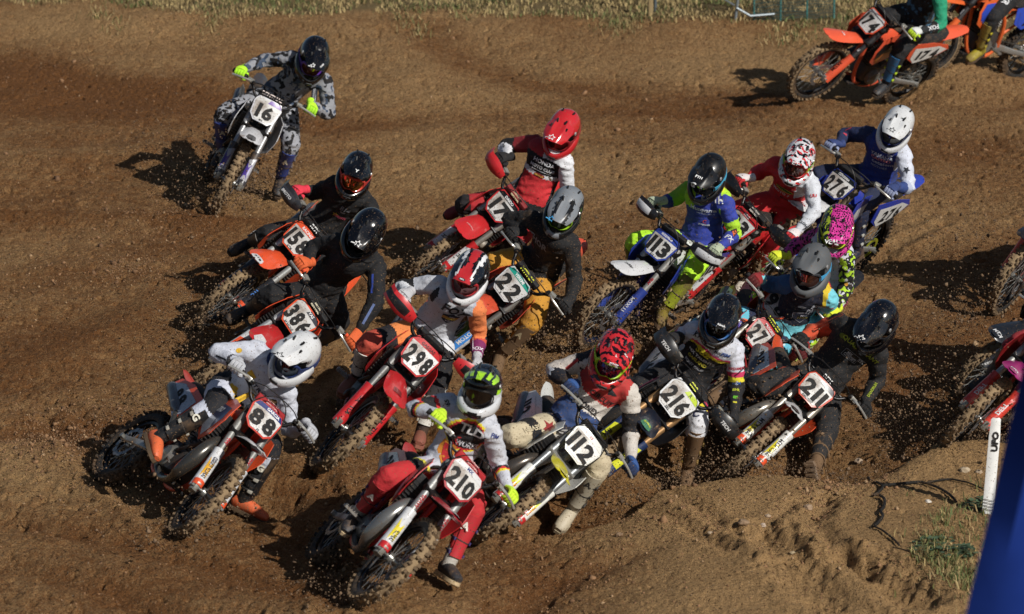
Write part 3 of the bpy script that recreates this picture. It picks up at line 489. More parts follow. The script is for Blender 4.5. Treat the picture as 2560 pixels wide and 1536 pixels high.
GM = [mat((.42, .31, .13), .8, 0, 0), mat((.28, .20, .085), .8, 0, 0), mat((.10, .13, .035), .8, 0, 0), mat((.16, .17, .05), .8, 0, 0)]
n = 60000; X_ = RNG.uniform(-6.5, 6.5, n); Y_ = RNG.uniform(9.6, 15, n)
edge = gedge(X_)
k_ = (Y_ > edge + RNG.exponential(.14, n) - .1) & (pn(X_ * 1.7, Y_ * 1.5, 26) > -.28 - .2 * (Y_ > 11.6)); X_, Y_ = X_[k_], Y_[k_]
H_ = .02 + .06 * RNG.random(len(X_)) * (1 + .8 * pn(X_ * 1.2, Y_ * 1.2, 27)); gsel = np.clip(pn(X_ * 1.5, Y_ * 1.3, 28) * 1.6 + .22, .05, .75)
mi = np.where(RNG.random(len(X_)) < gsel, RNG.choice([2, 3], len(X_)), RNG.choice([0, 1], len(X_), p=[.65, .35]))
blades('grass', X_, Y_, H_, GM, mi, .0055, .5, 'dry straw coloured and green grass along the far edge of the track')
tx, ty = [], []
for px, py, n, r1 in ((2380, 1385, 260, .24), (2400, 1330, 110, .2), (2320, 1392, 130, .07), (2440, 1290, 110, .14), (2410, 1440, 180, .10), (2340, 1350, 60, .05), (2360, 1300, 40, .05), (2480, 1230, 80, .1), (2360, 1420, 200, .1), (2430, 1470, 150, .1)):
    g_ = gs(px, py); tx.append(g_[0] + RNG.normal(0, r1 * .7, n)); ty.append(g_[1] + RNG.normal(0, r1 * 1.6, n))
tx = np.concatenate(tx); ty = np.concatenate(ty); blades('grass', tx, ty, .03 + .06 * RNG.random(len(tx)), GM, RNG.choice(4, len(tx), p=[.22, .2, .33, .25]), .0035, .6, 'sparse grass and weeds on the inner mound beside the blue banner')
sx_, sy_ = [], []
for px, py, n in ((250, 40, 60), (290, 70, 30), (530, 60, 60), (560, 40, 60), (1010, 50, 90), (1050, 80, 60), (1560, 70, 120), (1510, 72, 40), (2000, 95, 120), (1940, 100, 60), (1575, 60, 60), (1150, 40, 60)):
    g_ = gs(px, py); sx_.append(g_[0] + RNG.normal(0, .08, n)); sy_.append(g_[1] + RNG.normal(0, .18, n))
sx_ = np.concatenate(sx_); sy_ = np.concatenate(sy_); blades('grass', sx_, sy_, .04 + .07 * RNG.random(len(sx_)), GM, RNG.choice(4, len(sx_), p=[.35, .25, .25, .15]), .004, .8, 'stray tufts of weed on the bare bank below the grass edge')
def leafy(px, py, r, label):
    x_, y_ = gs(px, py); z_ = float(zat(x_, y_)); q = MB()
    for i in range(60):
        a = random.uniform(0, 6.28); rr = r * math.sqrt(random.random()); c = V((rr * math.cos(a), rr * math.sin(a) * 1.3, random.uniform(.02, .06) * (1.3 - rr / r)))
        d = V((math.cos(a), math.sin(a), random.uniform(-.2, .5))).normalized(); s1 = d.cross(V((0, 0, 1))).normalized() * .018; l = random.uniform(.03, .05)
        q.add([c - d * l * .5, c + s1, c + d * l * .5, c - s1], [(0, 1, 2, 3)], 0); q.tube([(0, 0, 0), c], .0015, 4, 1)
    o = link('weed_plant', q.mesh('weed_plant', [mat((.06, .10, .05), .6, 0, 0), mat((.10, .12, .05), .7, 0, 0)], False)); o.location = (x_, y_, z_); tag(o, label, 'plant', 'leafy weeds on the inner mound')
leafy(2345, 1372, .16, 'broad clump of dark blue-green leafy weed low on the mound, left of the banner foot'); leafy(2450, 1268, .10, 'small leafy weed half hidden by the blue banner below the white post'); leafy(2410, 1385, .08, 'smaller leafy weed just right of the broad dark clump')
# ---------------------------------------------------------------- trackside things
def marker():
    x_, y_ = gs(2470, 1286); z_ = float(zat(x_, y_)); q = MB(); H = .62
    gr = []
    for h in list(np.linspace(-.05, H - .03, 8)) + [H - .01, H]:
        ww = .035 * (1 if h < H - .03 else (.85 if h < H else .5)); gr.append([V((a * ww, (abs(a) ** 2) * .009, h)) for a in (-1, -.92, -.5, 0, .5, .92, 1)])
    q.sheet(gr, .006); o = link('marker_post', q.mesh('marker_post', [mat('#e9ebea', .4, 0, .08)])); o.location = (x_, y_, z_); o.rotation_euler = (0, math.radians(3.2), math.radians(8)); o['label'] = 'white plastic trackside marker post lettered upright UFO beside the blue banner'; o['category'] = 'marker post'
    q = MB(); decal(q, 'UFO', lambda u, v: V((u, -.007, H - .15 + v)), .042, (0.004, 0), math.pi / 2, 0, bold=.05, wide=1.25, shear=.1); link('lettering', q.mesh('lettering', [mat(BLACK, .5, 0, 0)]), o)
    q = MB()
    for h in (.03, .05, .07, .09): q.tube([V((.034 * math.cos(a), .008 + .02 * math.sin(a), h + .006 * math.sin(a * 2))) for a in np.linspace(0, 6.28, 12, endpoint=False)], .002, 4, closed=True)
    link('binding_wire', q.mesh('binding_wire', [metl('#77736c')]), o)
marker()
def line_thing(name, pts, r, c, label, cat, lift=.008, M_=None):  # dark tube laid along the ground in place of a cast shadow
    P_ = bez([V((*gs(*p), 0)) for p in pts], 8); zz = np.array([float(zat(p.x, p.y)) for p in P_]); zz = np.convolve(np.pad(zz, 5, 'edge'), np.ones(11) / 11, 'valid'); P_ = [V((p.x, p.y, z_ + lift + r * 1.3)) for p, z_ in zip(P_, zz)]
    q = MB(); q.tube(P_, r, 6); o = link(name, q.mesh(name, [M_ or mat(c, .7, 0, .25)])); tag(o, label, cat, 'cast shadow lines modelled as dark tubes on the inner mound'); return o
Z5 = lambda L: [(p[0] / 3.7485 + 1900, p[1] / 3.7485 + 1150) for p in L]
line_thing('shadow_line', Z5([(1010, 215), (1060, 245), (1150, 275), (1110, 330), (1060, 360)]), .009, '#15130f', 'short modelled shadow line curling at the far left of the inner mound', 'shadow_line')
line_thing('shadow_line', Z5([(1120, 360), (1165, 400), (1160, 470), (1130, 510), (1150, 560), (1110, 620), (1070, 650)]), .010, '#15130f', 'modelled shadow line winding down the middle of the dry mound', 'shadow_line')
line_thing('shadow_line', Z5([(1060, 648), (1150, 690), (1230, 750), (1305, 825)]), .007, '#15130f', 'modelled shadow line ending lowest on the mound above the ruts', 'shadow_line')
line_thing('shadow_line', Z5([(1160, 270), (1440, 235), (1530, 237), (1650, 280), (1780, 355), (1840, 430)]), .009, '#15130f', 'thick modelled shadow line arching over the mound top left of the white post', 'shadow_line')
line_thing('shadow_line', Z5([(1530, 237), (1750, 205), (1850, 210), (1980, 245), (2090, 300)]), .006, '#15130f', 'thin modelled shadow line running to the foot of the white post', 'shadow_line')
line_thing('shadow_line', Z5([(1240, 840), (1380, 880), (1450, 910), (1540, 970)]), .004, '#15130f', 'thinnest modelled shadow line near the weeds low on the mound', 'shadow_line')
# blue banner close to the camera on the right: a tall feather flag on a pole
def banner():
    yb = -17.0; dpt = 13.0 * math.cos(PITCH); 
    def at(px, py, yy=yb):
        f = 10400.; a, u = (px - 1280) / f, -(py - 768) / f; cp, sp = math.cos(PITCH), math.sin(PITCH); wy, wz = cp + u * sp, -sp + u * cp; t = (yy + 30) / wy; return V((a * t, yy, 8.1 + wz * t))
    A = at(2568, 870); B = at(2410, 1545); d = (B - A) / (A.z - B.z)        # left edge, d.z == -1
    r_ = bpy.data.objects.new('banner', None); COL.objects.link(r_); r_.location = (A.x + .9, yb, 0); tag(r_, 'tall blue fabric banner standing close by on the right, out of focus', 'banner')
    gr = []
    for z_ in np.linspace(A.z + 1.6, 1.0, 34):
        l = A + d * (A.z - z_); wd = .95 * min(1, (A.z + 1.65 - z_) / .5 + .08) ** .5
        row = []
        for j in range(14):
            u = j / 13; row.append(V((l.x + u * (A.x + .9 - l.x), yb + .06 * math.sin(u * 11 + z_ * .9) + .03 * math.sin(u * 31 - z_ * 2.3) * (1 - u * .3) + .02 * math.sin(u * 23 + z_ * .6), z_)) - r_.location)
        gr.append(row)
    q = MB(); q.sheet(gr, .003); fm = mat((.005, .024, .17), .95, 0, 0); fm.node_tree.nodes['Principled BSDF'].inputs['Specular IOR Level'].default_value = .05; link('fabric', q.mesh('fabric', [fm]), r_)
    q = MB(); q.tube(bez([V((0, .0, .0)), V((0, 0, 2.5)), V((0, 0, A.z)), V((-.12, 0, A.z + 1.2)), V((-.5, 0, A.z + 1.65))], 6), .014, 8); link('pole', q.mesh('pole', [mat('#2a2a2c', .4)]), r_)
    q = MB(); q.box((0, 0, .02), (.5, .06, .03)); q.box((0, 0, .035), (.06, .5, .03)); link('base', q.mesh('base', [metl('#55585c')]), r_)
    gz = float(zat(A.x + .9, yb)); r_.location.z = gz * 0
banner()
def post(px, py, h, r, c, label, cat, tilt=(0, 0), round_=False, name='fence_post'):
    x_, y_ = gs(px, py); z_ = float(zat(x_, y_)); q = MB()
    if round_: q.tube([(0, 0, -.1), (0, 0, h)], r, 10)
    else: q.cbox((0, 0, h / 2 - .05), (r * 2, r * 1.4, h + .1), None, 0, .1)
    o = link(name, q.mesh(name, [mat(c, .8 if not round_ else .4, 0 if not round_ else .5, .1)])); o.location = (x_, y_, z_ - .0); o.rotation_euler = (tilt[0], tilt[1], 0); tag(o, label, cat); return o
post(1627, 40, 1.1, .022, '#a08a62', 'weathered square wooden post in the grass at the far edge', 'post')
post(1638, 30, 1.1, .016, '#6f7a80', 'thin grey metal post standing just behind the wooden one', 'post', round_=True)
def hoop():
    x_, y_ = gs(1836, 50); z_ = float(zat(x_, y_)); r_ = MB(); r_.tube([(0, 0, -.1), (.06, .05, .45), (.06, .05, 1.0)], .014, 8); r_.tube(bez([(0, .03, .14), (-.22, .05, .26), (-.45, .08, .30)], 4), .009, 6); r_.tube([(.02, 0, .12), (.16, 0, .04), (.4, .05, .05)], .014, 8)
    o = link('barrier_frame', r_.mesh('barrier_frame', [metl('#8b969c', .4)])); o.location = (x_, y_, z_); tag(o, 'bent grey tube frame of a barrier among the grass at the top', 'barrier')
hoop()
def net():
    a = gs(1885, 52); b = gs(2085, 48); za = float(zat(*a)); q = MB(); H = .75; n = 46
    A_, B_ = V((a[0], a[1], za)), V((b[0], b[1], za)); dx = (B_ - A_)
    for i in range(n + 1):
        p = dx * (i / n); q.tube([p, p + V((.01 * math.sin(i), .03 * math.sin(i * .5), H))], .0022, 4, 0)
    for j in range(24):
        q.tube([dx * (i / 8) + V((0, .02 * math.sin(i + j), .01 + H * j / 23 + .012 * math.sin(i * 1.7 + j))) for i in range(9)], .0022, 4, 0)
    o = bpy.data.objects.new('net_fence', None); COL.objects.link(o); o.location = A_; tag(o, 'low dark teal net fence in the grass left of the orange bike at the top', 'fence')
    link('netting', q.mesh('netting', [mat('#1f4a4c', .6, 0, .1)]), o)
    for i in (0, .33, .66, 1):
        q = MB(); q.tube([dx * i + V((0, .02, -.05)), dx * i + V((0, .02, H + .08))], .009, 6); link('post', q.mesh('post', [mat('#4c8f8a', .5)]), o)
    q = MB(); q.tube([V((0, .01, .42)), dx * .5 + V((0, .01, .40)), dx + V((0, .01, .42))], .006, 6); link('rail', q.mesh('rail', [mat('#3c7f86', .5)]), o)
net()
# ---------------------------------------------------------------- the dirt bike
RK = math.radians(26); FN = V((0, math.cos(RK), math.sin(RK)))
GC = {}
def shared(key, fn):
    if key not in GC: GC[key] = fn()
    return GC[key]
def tyre_mesh(r, w, kw):
    mb = MB(); R = r - w * .5
    prof = [(R + math.cos(a) * w * .46 - .004, math.sin(a) * w * .47) for a in np.linspace(-2.35, 2.35, 11)]
    mb.lathe(prof, (0, 0, 0), (1, 0, 0), 48, [0 if 2 <= i <= 7 else 1 for i in range(10)] * 48)
    n = 38
    for i in range(n):
        a0 = i * 2 * math.pi / n
        for (off, da, hw, hh) in ((-.17, 0, .105, .40), (.17, 0, .105, .40), (-.56, .5, .11, .42), (.56, .5, .11, .42)):
            if off in (-.17, .17) and i % 2: off *= 2.1
            a = a0 + da * 2 * math.pi / n; ct = off * w; ph = off * 1.75
            rad = V((0, math.cos(a), math.sin(a))); tan = V((0, -math.sin(a), math.cos(a))); nn = (rad * math.cos(ph) + V((1, 0, 0)) * math.sin(ph)).normalized(); sd = tan.cross(nn)
            c = rad * R + nn * (w * .46 + .006)
            Rm = Matrix((sd, tan, nn)).transposed()
            mb.box(c, (w * hw * 2.1, 2 * math.pi * r / n * hh, .022), Rm, 2, top=.85)
    return mb
def wheel(bike, name, c, r, w, M, rimc, dirt, disc_x):
    t = MB()
    tm = shared(('tyre', name, dirt), lambda: tyre_mesh(r, w, 0).mesh('tyre', [mat((.27, .185, .098), .95, 0, 0, bump=.9) if dirt else mat(RUB, .9, 0, .5), mat(RUB, .8, 0, .45), mat((.16, .105, .056), .95, 0, 0, bump=.6) if dirt else mat(RUB, .9, 0, .5)]))
    Mw = M @ Matrix.Translation(c)
    ty = link(name, tm, bike, Mw)
    def rim():
        mb = MB(); q = r - w - .002; mb.lathe([(q + .014, -.022), (q - .006, -.016), (q - .012, 0), (q - .006, .016), (q + .014, .022)], (0, 0, 0), (1, 0, 0), 40); return mb.mesh('rim', [mat(rimc, .35, .6, .25)])
    link('rim', shared(('rim', name, rimc), rim), ty)
    def spokes():
        mb = MB(); q = r - w - .008
        for k in range(32):
            a = k * 2 * math.pi / 32; s = 1 if k % 2 else -1; b = a + (.5 if k % 4 < 2 else -.5)
            mb.tube([(s * .028, math.cos(b) * .032, math.sin(b) * .032), (s * .004, math.cos(a) * q, math.sin(a) * q)], .0022, 4)
        return mb.mesh('spoke_set', [metl('#9a9a96')])
    link('spoke_set', shared(('sp', name), spokes), ty)
    def hub():
        mb = MB(); mb.lathe([(.0, -.055), (.03, -.055), (.034, -.03), (.02, -.02), (.02, .02), (.034, .03), (.03, .055), (0, .055)], (0, 0, 0), (1, 0, 0), 16)
        mb.tube([(-.125, 0, 0), (.125, 0, 0)], .0125, 10); mb.tube([(-.14, 0, 0), (-.115, 0, 0)], .018, 6); mb.tube([(.14, 0, 0), (.115, 0, 0)], .018, 6)
        return mb.mesh('hub', [metl('#8f8f8a')])
    link('hub', shared(('hub',), hub), ty)
    def disc():
        mb = MB()
        for k in range(36):
            a, b = k * 2 * math.pi / 36, (k + .72 if k % 3 == 0 else k + 1) * 2 * math.pi / 36
            R1, R0 = .128 + .004 * (k % 3), .098
            for sx in (0,):
                P = [(disc_x, math.cos(t) * q, math.sin(t) * q) for t, q in ((a, R0), (b, R0), (b, R1), (a, R1))]; mb.poly(P, .003)
        for k in range(6):
            a = k * math.pi / 3; mb.tube([(disc_x, math.cos(a) * .03, math.sin(a) * .03), (disc_x, math.cos(a + .3) * .1, math.sin(a + .3) * .1)], .005, 4)
        return mb.mesh('brake_disc', [metl('#77777a', .3)])
    link('brake_disc', shared(('disc', disc_x), disc), ty)
PLATE = [(-.108, .112), (.108, .112), (.134, .074), (.117, -.062), (.069, -.114), (-.069, -.114), (-.117, -.062), (-.134, .074)]
def make_bike(cfg, pose, label):
    x, y, yaw, lean, pit, st, k, z = pose
    b = bpy.data.objects.new('dirt_bike', None); COL.objects.link(b); b.empty_display_size = .2
    b.matrix_world = Matrix.Translation((x, y, z)) @ Matrix.Rotation(yaw, 4, 'Z') @ Matrix.Rotation(lean, 4, 'Y') @ Matrix.Rotation(pit, 4, 'X') @ Matrix.Scale(k, 4)
    tag(b, label, 'dirt bike', 'dirt bikes racing through the corner')
    S = Matrix.Translation(AP) @ Matrix.Rotation(st, 4, AX) @ Matrix.Translation(-AP)
    g = cfg.get; c1 = cfg['c1']; c2 = g('c2', BLACK); c3 = g('c3', '#e6e6e4')
    mud = g('mud', .22)
    wheel(b, 'front_wheel', (0, .74, .345), .345, .078, S, g('rim', BLACK), True, -.062)
    wheel(b, 'rear_wheel', (0, -.74, .335), .335, .105, Matrix(), g('rim', BLACK), g('reardirt', False), .062)
    def part(name, mb, mats, par=None, M=None): return link(name, mb.mesh(name, mats), par or b, M)
    fl = lambda s, t, off=0: V((s * .105, .71 - .438 * t + off * FN.y, .345 + .899 * t + off * FN.z))
    # forks
    for s in (1, -1):
        mb = MB()
        mb.tube([fl(s, .30), fl(s, .50), fl(s, .505), fl(s, .56), fl(s, .70), fl(s, .765)], [.025, .025, .030, .030, .027, .027], 14)
        mb.tube([fl(s, .32), fl(s, .285)], [.031, .031], 14, 1)
        mb.tube([fl(s, .765), fl(s, .778)], [.024, .02], 12, 2)
        f = part('fork_leg', mb, [metl(g('forkc', '#b5b5b0'), .42, .2), metl(g('ringc', '#55565a'), .4), mat(g('capc', c1), .3, .6, .05)], M=S)
        mb = MB(); mb.tube([fl(s, .02), fl(s, .31)], .018, 10, 0); mb.tube([fl(s, -.045, .0), fl(s, .05)], [.030, .026], 10, 0)
        mb.cbox((s * .105, .735, .345), (.035, .06, .07), None, 0); 
        mb.tube([(s * .088, .70, .345), (s * .135, .70, .345)], .022, 8, 0)
        link('fork_foot', shared(('ff', s), lambda: mb.mesh('fork_foot', [metl('#9c9a92', .38, .4)])), f)
        # plastic guard wrapped round the front of the leg
        gr = []
        for t in np.linspace(-.02, .325, 8):
            R = lerp(.042, .036, (t + .02) / .345) * (1.12 if t > .28 else 1); row = []
            for a in np.linspace(-1.9, 1.9, 9):
                row.append(fl(s, t) + V((math.sin(a) * R, 0, 0)) + FN * (math.cos(a) * R + .004))
            gr.append(row)
        gm = MB(); gm.sheet(gr, .003, 0)
        gc = g('guard', c1); go = part('fork_guard', gm, [plas(gc, mud)], f)
        # sticker + lettering down the guard
        fn = lambda u, v, s=s: fl(s, v) + V((math.sin(u / .041) * .0415, 0, 0)) + FN * (math.cos(u / .041) * .0415 + .0075)
        dm = MB()
        if g('gst'): patch(dm, fn, [(-.032, .045), (.032, .045), (.034, .24), (-.03, .27)], 0)
        if g('gst2'): patch(dm, lambda u, v: fn(u, v) + FN * .001, [(-.012, .06), (.032, .06), (.033, .23), (-.012, .20)], 2)
        if g('gtext'):
            ts = g('gtext').split('|'); L = .19 / len(ts)
            for i, tx in enumerate(ts):
                decal(dm, tx, lambda u, v: fn(u, v) + FN * .002, .034, (0.002, .245 - L * (i + .5)), math.pi / 2 * g('gdir', 1), 1, maxw=L * .92, bold=.03, shear=.2)
        if dm.v: part('guard_sticker', dm, [plas(g('gst', '#e0b800') or c1, mud * .5), plas(g('gtc', BLACK), 0), plas(g('gst2', '#d8b400') or c1, .1)], go)
        if g('gband'):
            q = MB(); q.tube([fl(s, -.015, .02), fl(s, .035, .02)], [.041, .041], 12); part('guard_end', q, [plas(g('gband'), mud)], f)
        # upper tube lettering
        if g('ftext'):
            fn2 = lambda u, v, s=s: fl(s, v) + V((math.sin(u / .028) * .0275, 0, 0)) + FN * (math.cos(u / .028) * .0275 + .001)
            dm = MB(); decal(dm, g('ftext'), fn2, .03, (0, .41), math.pi / 2 * g('gdir', 1), 0, maxw=.12, bold=.03)
            part('fork_lettering', dm, [plas(g('ftc', '#b01020'), 0)], f)
    # triple clamps and stem
    mb = MB(); mb.cbox(V((0, .50, .815)) - V((0, .02, 0)), (.27, .075, .045), Matrix.Rotation(-RK + .0, 3, 'X')); mb.cbox((0, .405, .985), (.27, .08, .035), Matrix.Rotation(-RK, 3, 'X'))
    mb.tube([(0, .47, .80), (0, .385, .985)], .028, 10); mb.box((-.05, .40, 1.02), (.03, .04, .06)); mb.box((.05, .40, 1.02), (.03, .04, .06))
    part('triple_clamp', mb, [metl(g('clampc', '#2a2a2c'), .35)], M=S)
    # handlebar
    hp = [(-.405, .285, 1.155), (-.30, .315, 1.165), (-.20, .365, 1.125), (-.12, .40, 1.055), (.12, .40, 1.055), (.20, .365, 1.125), (.30, .315, 1.165), (.405, .285, 1.155)]
    mb = MB(); mb.tube(bez(hp, 5), .0135, 10, 0)
    mb.tube([(-.165, .38, 1.10), (.165, .38, 1.10)], .008, 8, 0)
    for s in (1, -1):
        mb.cbox((s * .235, .35, 1.155), (.055, .045, .035), Matrix.Rotation(s * -.35, 3, 'Z'), 1); mb.cbox((s * .205, .375, 1.15), (.03, .05, .03), None, 2)
    hb = part('handlebar', mb, [metl(g('barc', '#232325'), .35), metl('#b8b6ae', .35), mat(BLACK, .4)], M=S)
    for s in (1, -1):
        mb = MB(); mb.tube([(s * .275, .325, 1.165), (s * .41, .283, 1.155)], .0165, 10); mb.tube([(s * .40, .286, 1.155), (s * .415, .283, 1.154)], .02, 10)
        part('grip', mb, [mat(g('gripc', BLACK), .8, 0, .15)], hb)
        mb = MB(); mb.tube(bez([(s * .235, .385, 1.155), (s * .27, .40, 1.155), (s * .34, .385, 1.145), (s * .405, .355, 1.13)], 4), [(.009, .005)] * 12 + [(.009, .008)], 6)
        part('lever', mb, [metl('#c4c2bb', .28, .05)], hb)
        # brake hose and cables looping in front of the plate
        mb = MB(); mb.tube(bez([(s * .22, .40, 1.15), (s * .12, .47, 1.185), (-s * .04, .50, 1.175), (-s * .13, .47, 1.06), (-s * .135, .46, .90)], 6), .004, 5)
        part('cable', mb, [mat(BLACK, .5, 0, .1)], M=S)
    # bar pad
    pw, ph = g('padw', .25), .052
    mb = MB(); mb.cbox((0, .395, 1.105), (pw, .05, .058), Matrix.Rotation(-.3, 3, 'X'), 0, .25)
    pd = part('bar_pad', mb, [mat(g('padc', BLACK), .7, 0, .12)], M=S)
    if g('padt'):
        N = V((0, .80, .6)); Vv = V((0, -.6, .80)); fn = lambda u, v: V((0, .395, 1.105)) + V((-u, 0, 0)) + Vv * v + N * .0305
        mb = MB(); rows = g('padt').split('|'); hh = .036 / len(rows)
        for i, tx in enumerate(rows): decal(mb, tx, fn, hh * .95, (0, (len(rows) - 1) * .011 - i * .023), 0, 0, maxw=pw * .9, bold=.03)
        part('pad_lettering', mb, [mat(g('padtc', '#e8e8e6'), .6, 0, .03)], pd)
    # number plate
    PCn = V((0, .515, 1.0)); fn = lambda u, v, e=0: PCn + V((-u, 0, 0)) + AX * v + FN * (e - 1.1 * u * u)
    def slab(sc, e, th=.004):
        P = [(p[0] * sc[0], p[1] * sc[1]) for p in PLATE]
        q = MB(); patch(q, lambda u, v: fn(u, v, e), P); 
        vs, fs = q.v, q.f; o = len(vs); back = [tuple(V(v_) - FN * th) for v_ in vs]; L = (o - 1) // 3
        rim = [(1 + 2 * L + i, 1 + 2 * L + (i + 1) % L, o + 1 + 2 * L + (i + 1) % L, o + 1 + 2 * L + i) for i in range(L)]
        r = MB(); r.add(vs + back, fs + [tuple(reversed([i + o for i in f])) for f in fs] + rim); return r
    pl = part('number_plate', slab((1, 1), 0), [plas(g('edge', c1), .15)], M=S)
    part('plate_face', slab((.90, .90), .0035, .003), [mat(g('plate', '#cfcfcd'), .5, 0, g('platemud', .42))], pl)
    dm = MB()
    if g('num'):
        digits(dm, g('num'), lambda u, v: fn(u, v, .0055), .132, (0, -.016), .208)
        part('number', dm, [mat(g('numc', '#0c0c0e'), .75, 0, .12)], pl)
    bm3 = [MB(), MB(), MB()]; dm = bm3[0]
    if g('band'): patch(dm, lambda u, v: fn(u, v, .005), [(-.122, .068), (.122, .068), (.098, .104), (-.098, .104)] if g('bandfull', 1) else [(-.01, .068), (.122, .068), (.098, .104), (.01, .104)], 0)
    dm = bm3[1]
    if g('bandt'): decal(dm, g('bandt'), lambda u, v: fn(u, v, .0065), .024, (g('bandx', 0), .086), 0, 1, maxw=.12, bold=.03)
    dm = bm3[2]
    if g('low'): decal(dm, g('low'), lambda u, v: fn(u, v, .0065), .018, (0, -.095), 0, 2, maxw=.10, bold=.02)
    for nm_, dm in zip(('plate_band', 'plate_lettering', 'small_lettering'), bm3):
        if dm.v: part(nm_, dm, [plas(g('band', c1) or c1, .1), plas(g('bandtc', '#e8e8e8'), 0), mat(BLACK, .7, 0, 0)], pl)
    # front fender
    sp = [(.33, .80, .05, .012), (.45, .815, .068, .016), (.56, .825, .08, .022), (.70, .822, .096, .024), (.84, .812, .104, .020), (.92, .803, .102, .014), (.975, .795, .088, .008), (1.0, .789, .064, .003)]
    gr = []
    for (yy, zz, ww, dp) in sp:
        gr.append([V((-ww + 2 * ww * j / 8, yy - abs(j - 4) ** 2 * .0012, zz - dp * (abs(j - 4) / 4) ** 1.6 * 1.4 + (.006 if abs(j - 4) == 2 else 0))) for j in range(9)])
    mb = MB(); mb.sheet(gr, .004, 0)
    if g('fend2'):
        n = 8 * 2 * (len(sp) - 1)
        for i in range(len(sp) - 1):
            for j in range(8):
                if g('fendtip') and i >= len(sp) - 4 or (not g('fendtip') and j in (0, 7)):
                    mb.m[(i * 8 + j) * 2] = 1
    fd = part('front_fender', mb, [plas(g('fend', c1), mud), plas(g('fend2', c1) or c1, mud)], M=S)
    ff = lambda u, v: V((-u, .82 + v, .818 - v * .06 - abs(u) * .16 - u * u * 1.2))
    dm = MB()
    if g('fst'): patch(dm, lambda u, v: ff(u, v) + V((0, 0, .001)), g('fstp', [(-.05, .02), (.05, .02), (.055, .12), (.02, .17), (-.02, .17), (-.055, .12)]), 0)
    if g('fendt'): decal(dm, g('fendt'), lambda u, v: ff(u, v) + V((0, 0, .003)), g('fth', .035), (0, g('fty', .07)), g('frot', 0) * math.pi / 2 + math.pi, 1, maxw=.10, bold=.03)
    if dm.v: part('fender_sticker', dm, [plas(g('fst', BLACK) or BLACK, .1), plas(g('fendtc', '#e8e8e8'), .05)], fd)
    # handguards
    if g('hg'):
        for s in (1, -1):
            gr = []
            for i, t in enumerate(np.linspace(0, 1, 9)):
                cx = lerp(.20, .455, t); cy = .43 + .055 * math.sin(t * 2.6) - t * .06 - (.05 if t > .9 else 0); hh = .03 + .032 * math.sin(min(1, t * 1.25) * 2.4)
                gr.append([V((s * cx, cy - .9 * (q * hh) ** 2 * 8, 1.135 + q * hh + .012 * t)) for q in (-1, -.5, 0, .5, 1)])
            mb = MB(); mb.sheet(gr, .004, 0)
            for i in range(8):
                for j in range(4):
                    if j in (1, 2) and i >= 2: mb.m[(i * 4 + j) * 2] = 1; mb.m[(i * 4 + j) * 2 + 1] = 1
            h = part('handguard', mb, [plas(g('hg'), mud), plas(g('hg2', g('hg')), mud)], hb)
            mb = MB(); mb.tube([(s * .19, .37, 1.13), (s * .25, .44, 1.14)], .012, 6); part('guard_mount', mb, [mat(BLACK, .5)], hb)
            if g('hgt'):
                fn = lambda u, v, s=s: V((s * .345 - u, .478 - (abs(.345 * s - u) - .345) * .1, 1.15 + v))
                mb = MB(); decal(mb, g('hgt'), fn, .026, (0, 0), 0, 0, maxw=.13, bold=.03, shear=.2); part('guard_lettering', mb, [plas('#e6e6e6', 0)], h)
    # ---------------- chassis
    fr = shared(('frame', g('frame', c1)), lambda: MB().tube(bez([(0, .40, .90), (.03, .36, .70), (.05, .30, .45), (.06, .18, .29), (.07, -.05, .27), (.08, -.17, .36)], 5), .02, 8).tube(bez([(0, .40, .90), (-.03, .36, .70), (-.05, .30, .45), (-.06, .18, .29), (-.07, -.05, .27), (-.08, -.17, .36)], 5), .02, 8)
        .tube(bez([(.02, .38, .93), (.09, .12, .84), (.10, -.10, .70), (.09, -.18, .40)], 5), .023, 8).tube(bez([(-.02, .38, .93), (-.09, .12, .84), (-.10, -.10, .70), (-.09, -.18, .40)], 5), .023, 8)
        .tube([(0, .40, .88), (0, .375, 1.0)], .032, 10).tube([(.07, -.08, .80), (.06, -.60, .88)], .013, 6).tube([(-.07, -.08, .80), (-.06, -.60, .88)], .013, 6).tube([(.08, -.16, .52), (.06, -.58, .84)], .013, 6).tube([(-.08, -.16, .52), (-.06, -.58, .84)], .013, 6)
        .mesh('frame', [mat(g('frame', c1), .4, .1, .35)]))
    link('frame', fr, b)
    def eng():
        mb = MB(); mb.cbox((0, .02, .42), (.20, .32, .20), None, 0, .25); mb.cbox((0, -.10, .47), (.17, .16, .16), None, 0, .25)
        mb.lathe([(0, .0), (.075, .0), (.085, -.03), (.085, -.05), (0, -.05)], (-.15, .06, .41), (-1, 0, 0), 20, 1); mb.lathe([(0, .03), (.06, .03), (.09, .0), (.09, -.05)], (.10, -.02, .41), (1, 0, 0), 20, 1)
        Rm = Matrix.Rotation(-.25, 3, 'X')
        for i in range(7): mb.cbox(V((0, .13, .58)) + Rm @ V((0, 0, i * .03 - .06)), (.15 - .004 * abs(i - 3), .16, .014), Rm, 0)
        mb.cbox((0, .155, .70), (.09, .10, .06), Rm, 1); mb.tube([(.02, .13, .73), (.05, .0, .76)], .007, 5, 2); mb.tube(bez([(0, -.0, .60), (0, -.12, .62), (0, -.2, .66)], 4), .03, 8, 2)
        mb.tube(bez([(.10, .25, .62), (.13, .15, .50), (.11, .05, .47)], 4), .014, 6, 2)
        mb.cbox((0, .12, .275), (.17, .34, .02), None, 2)
        return mb.mesh('engine', [metl('#4a4a4a', .5, .4), metl('#8d8d88', .4, .4), mat(BLACK, .6, 0, .3)])
    link('engine', shared(('eng',), eng), b)
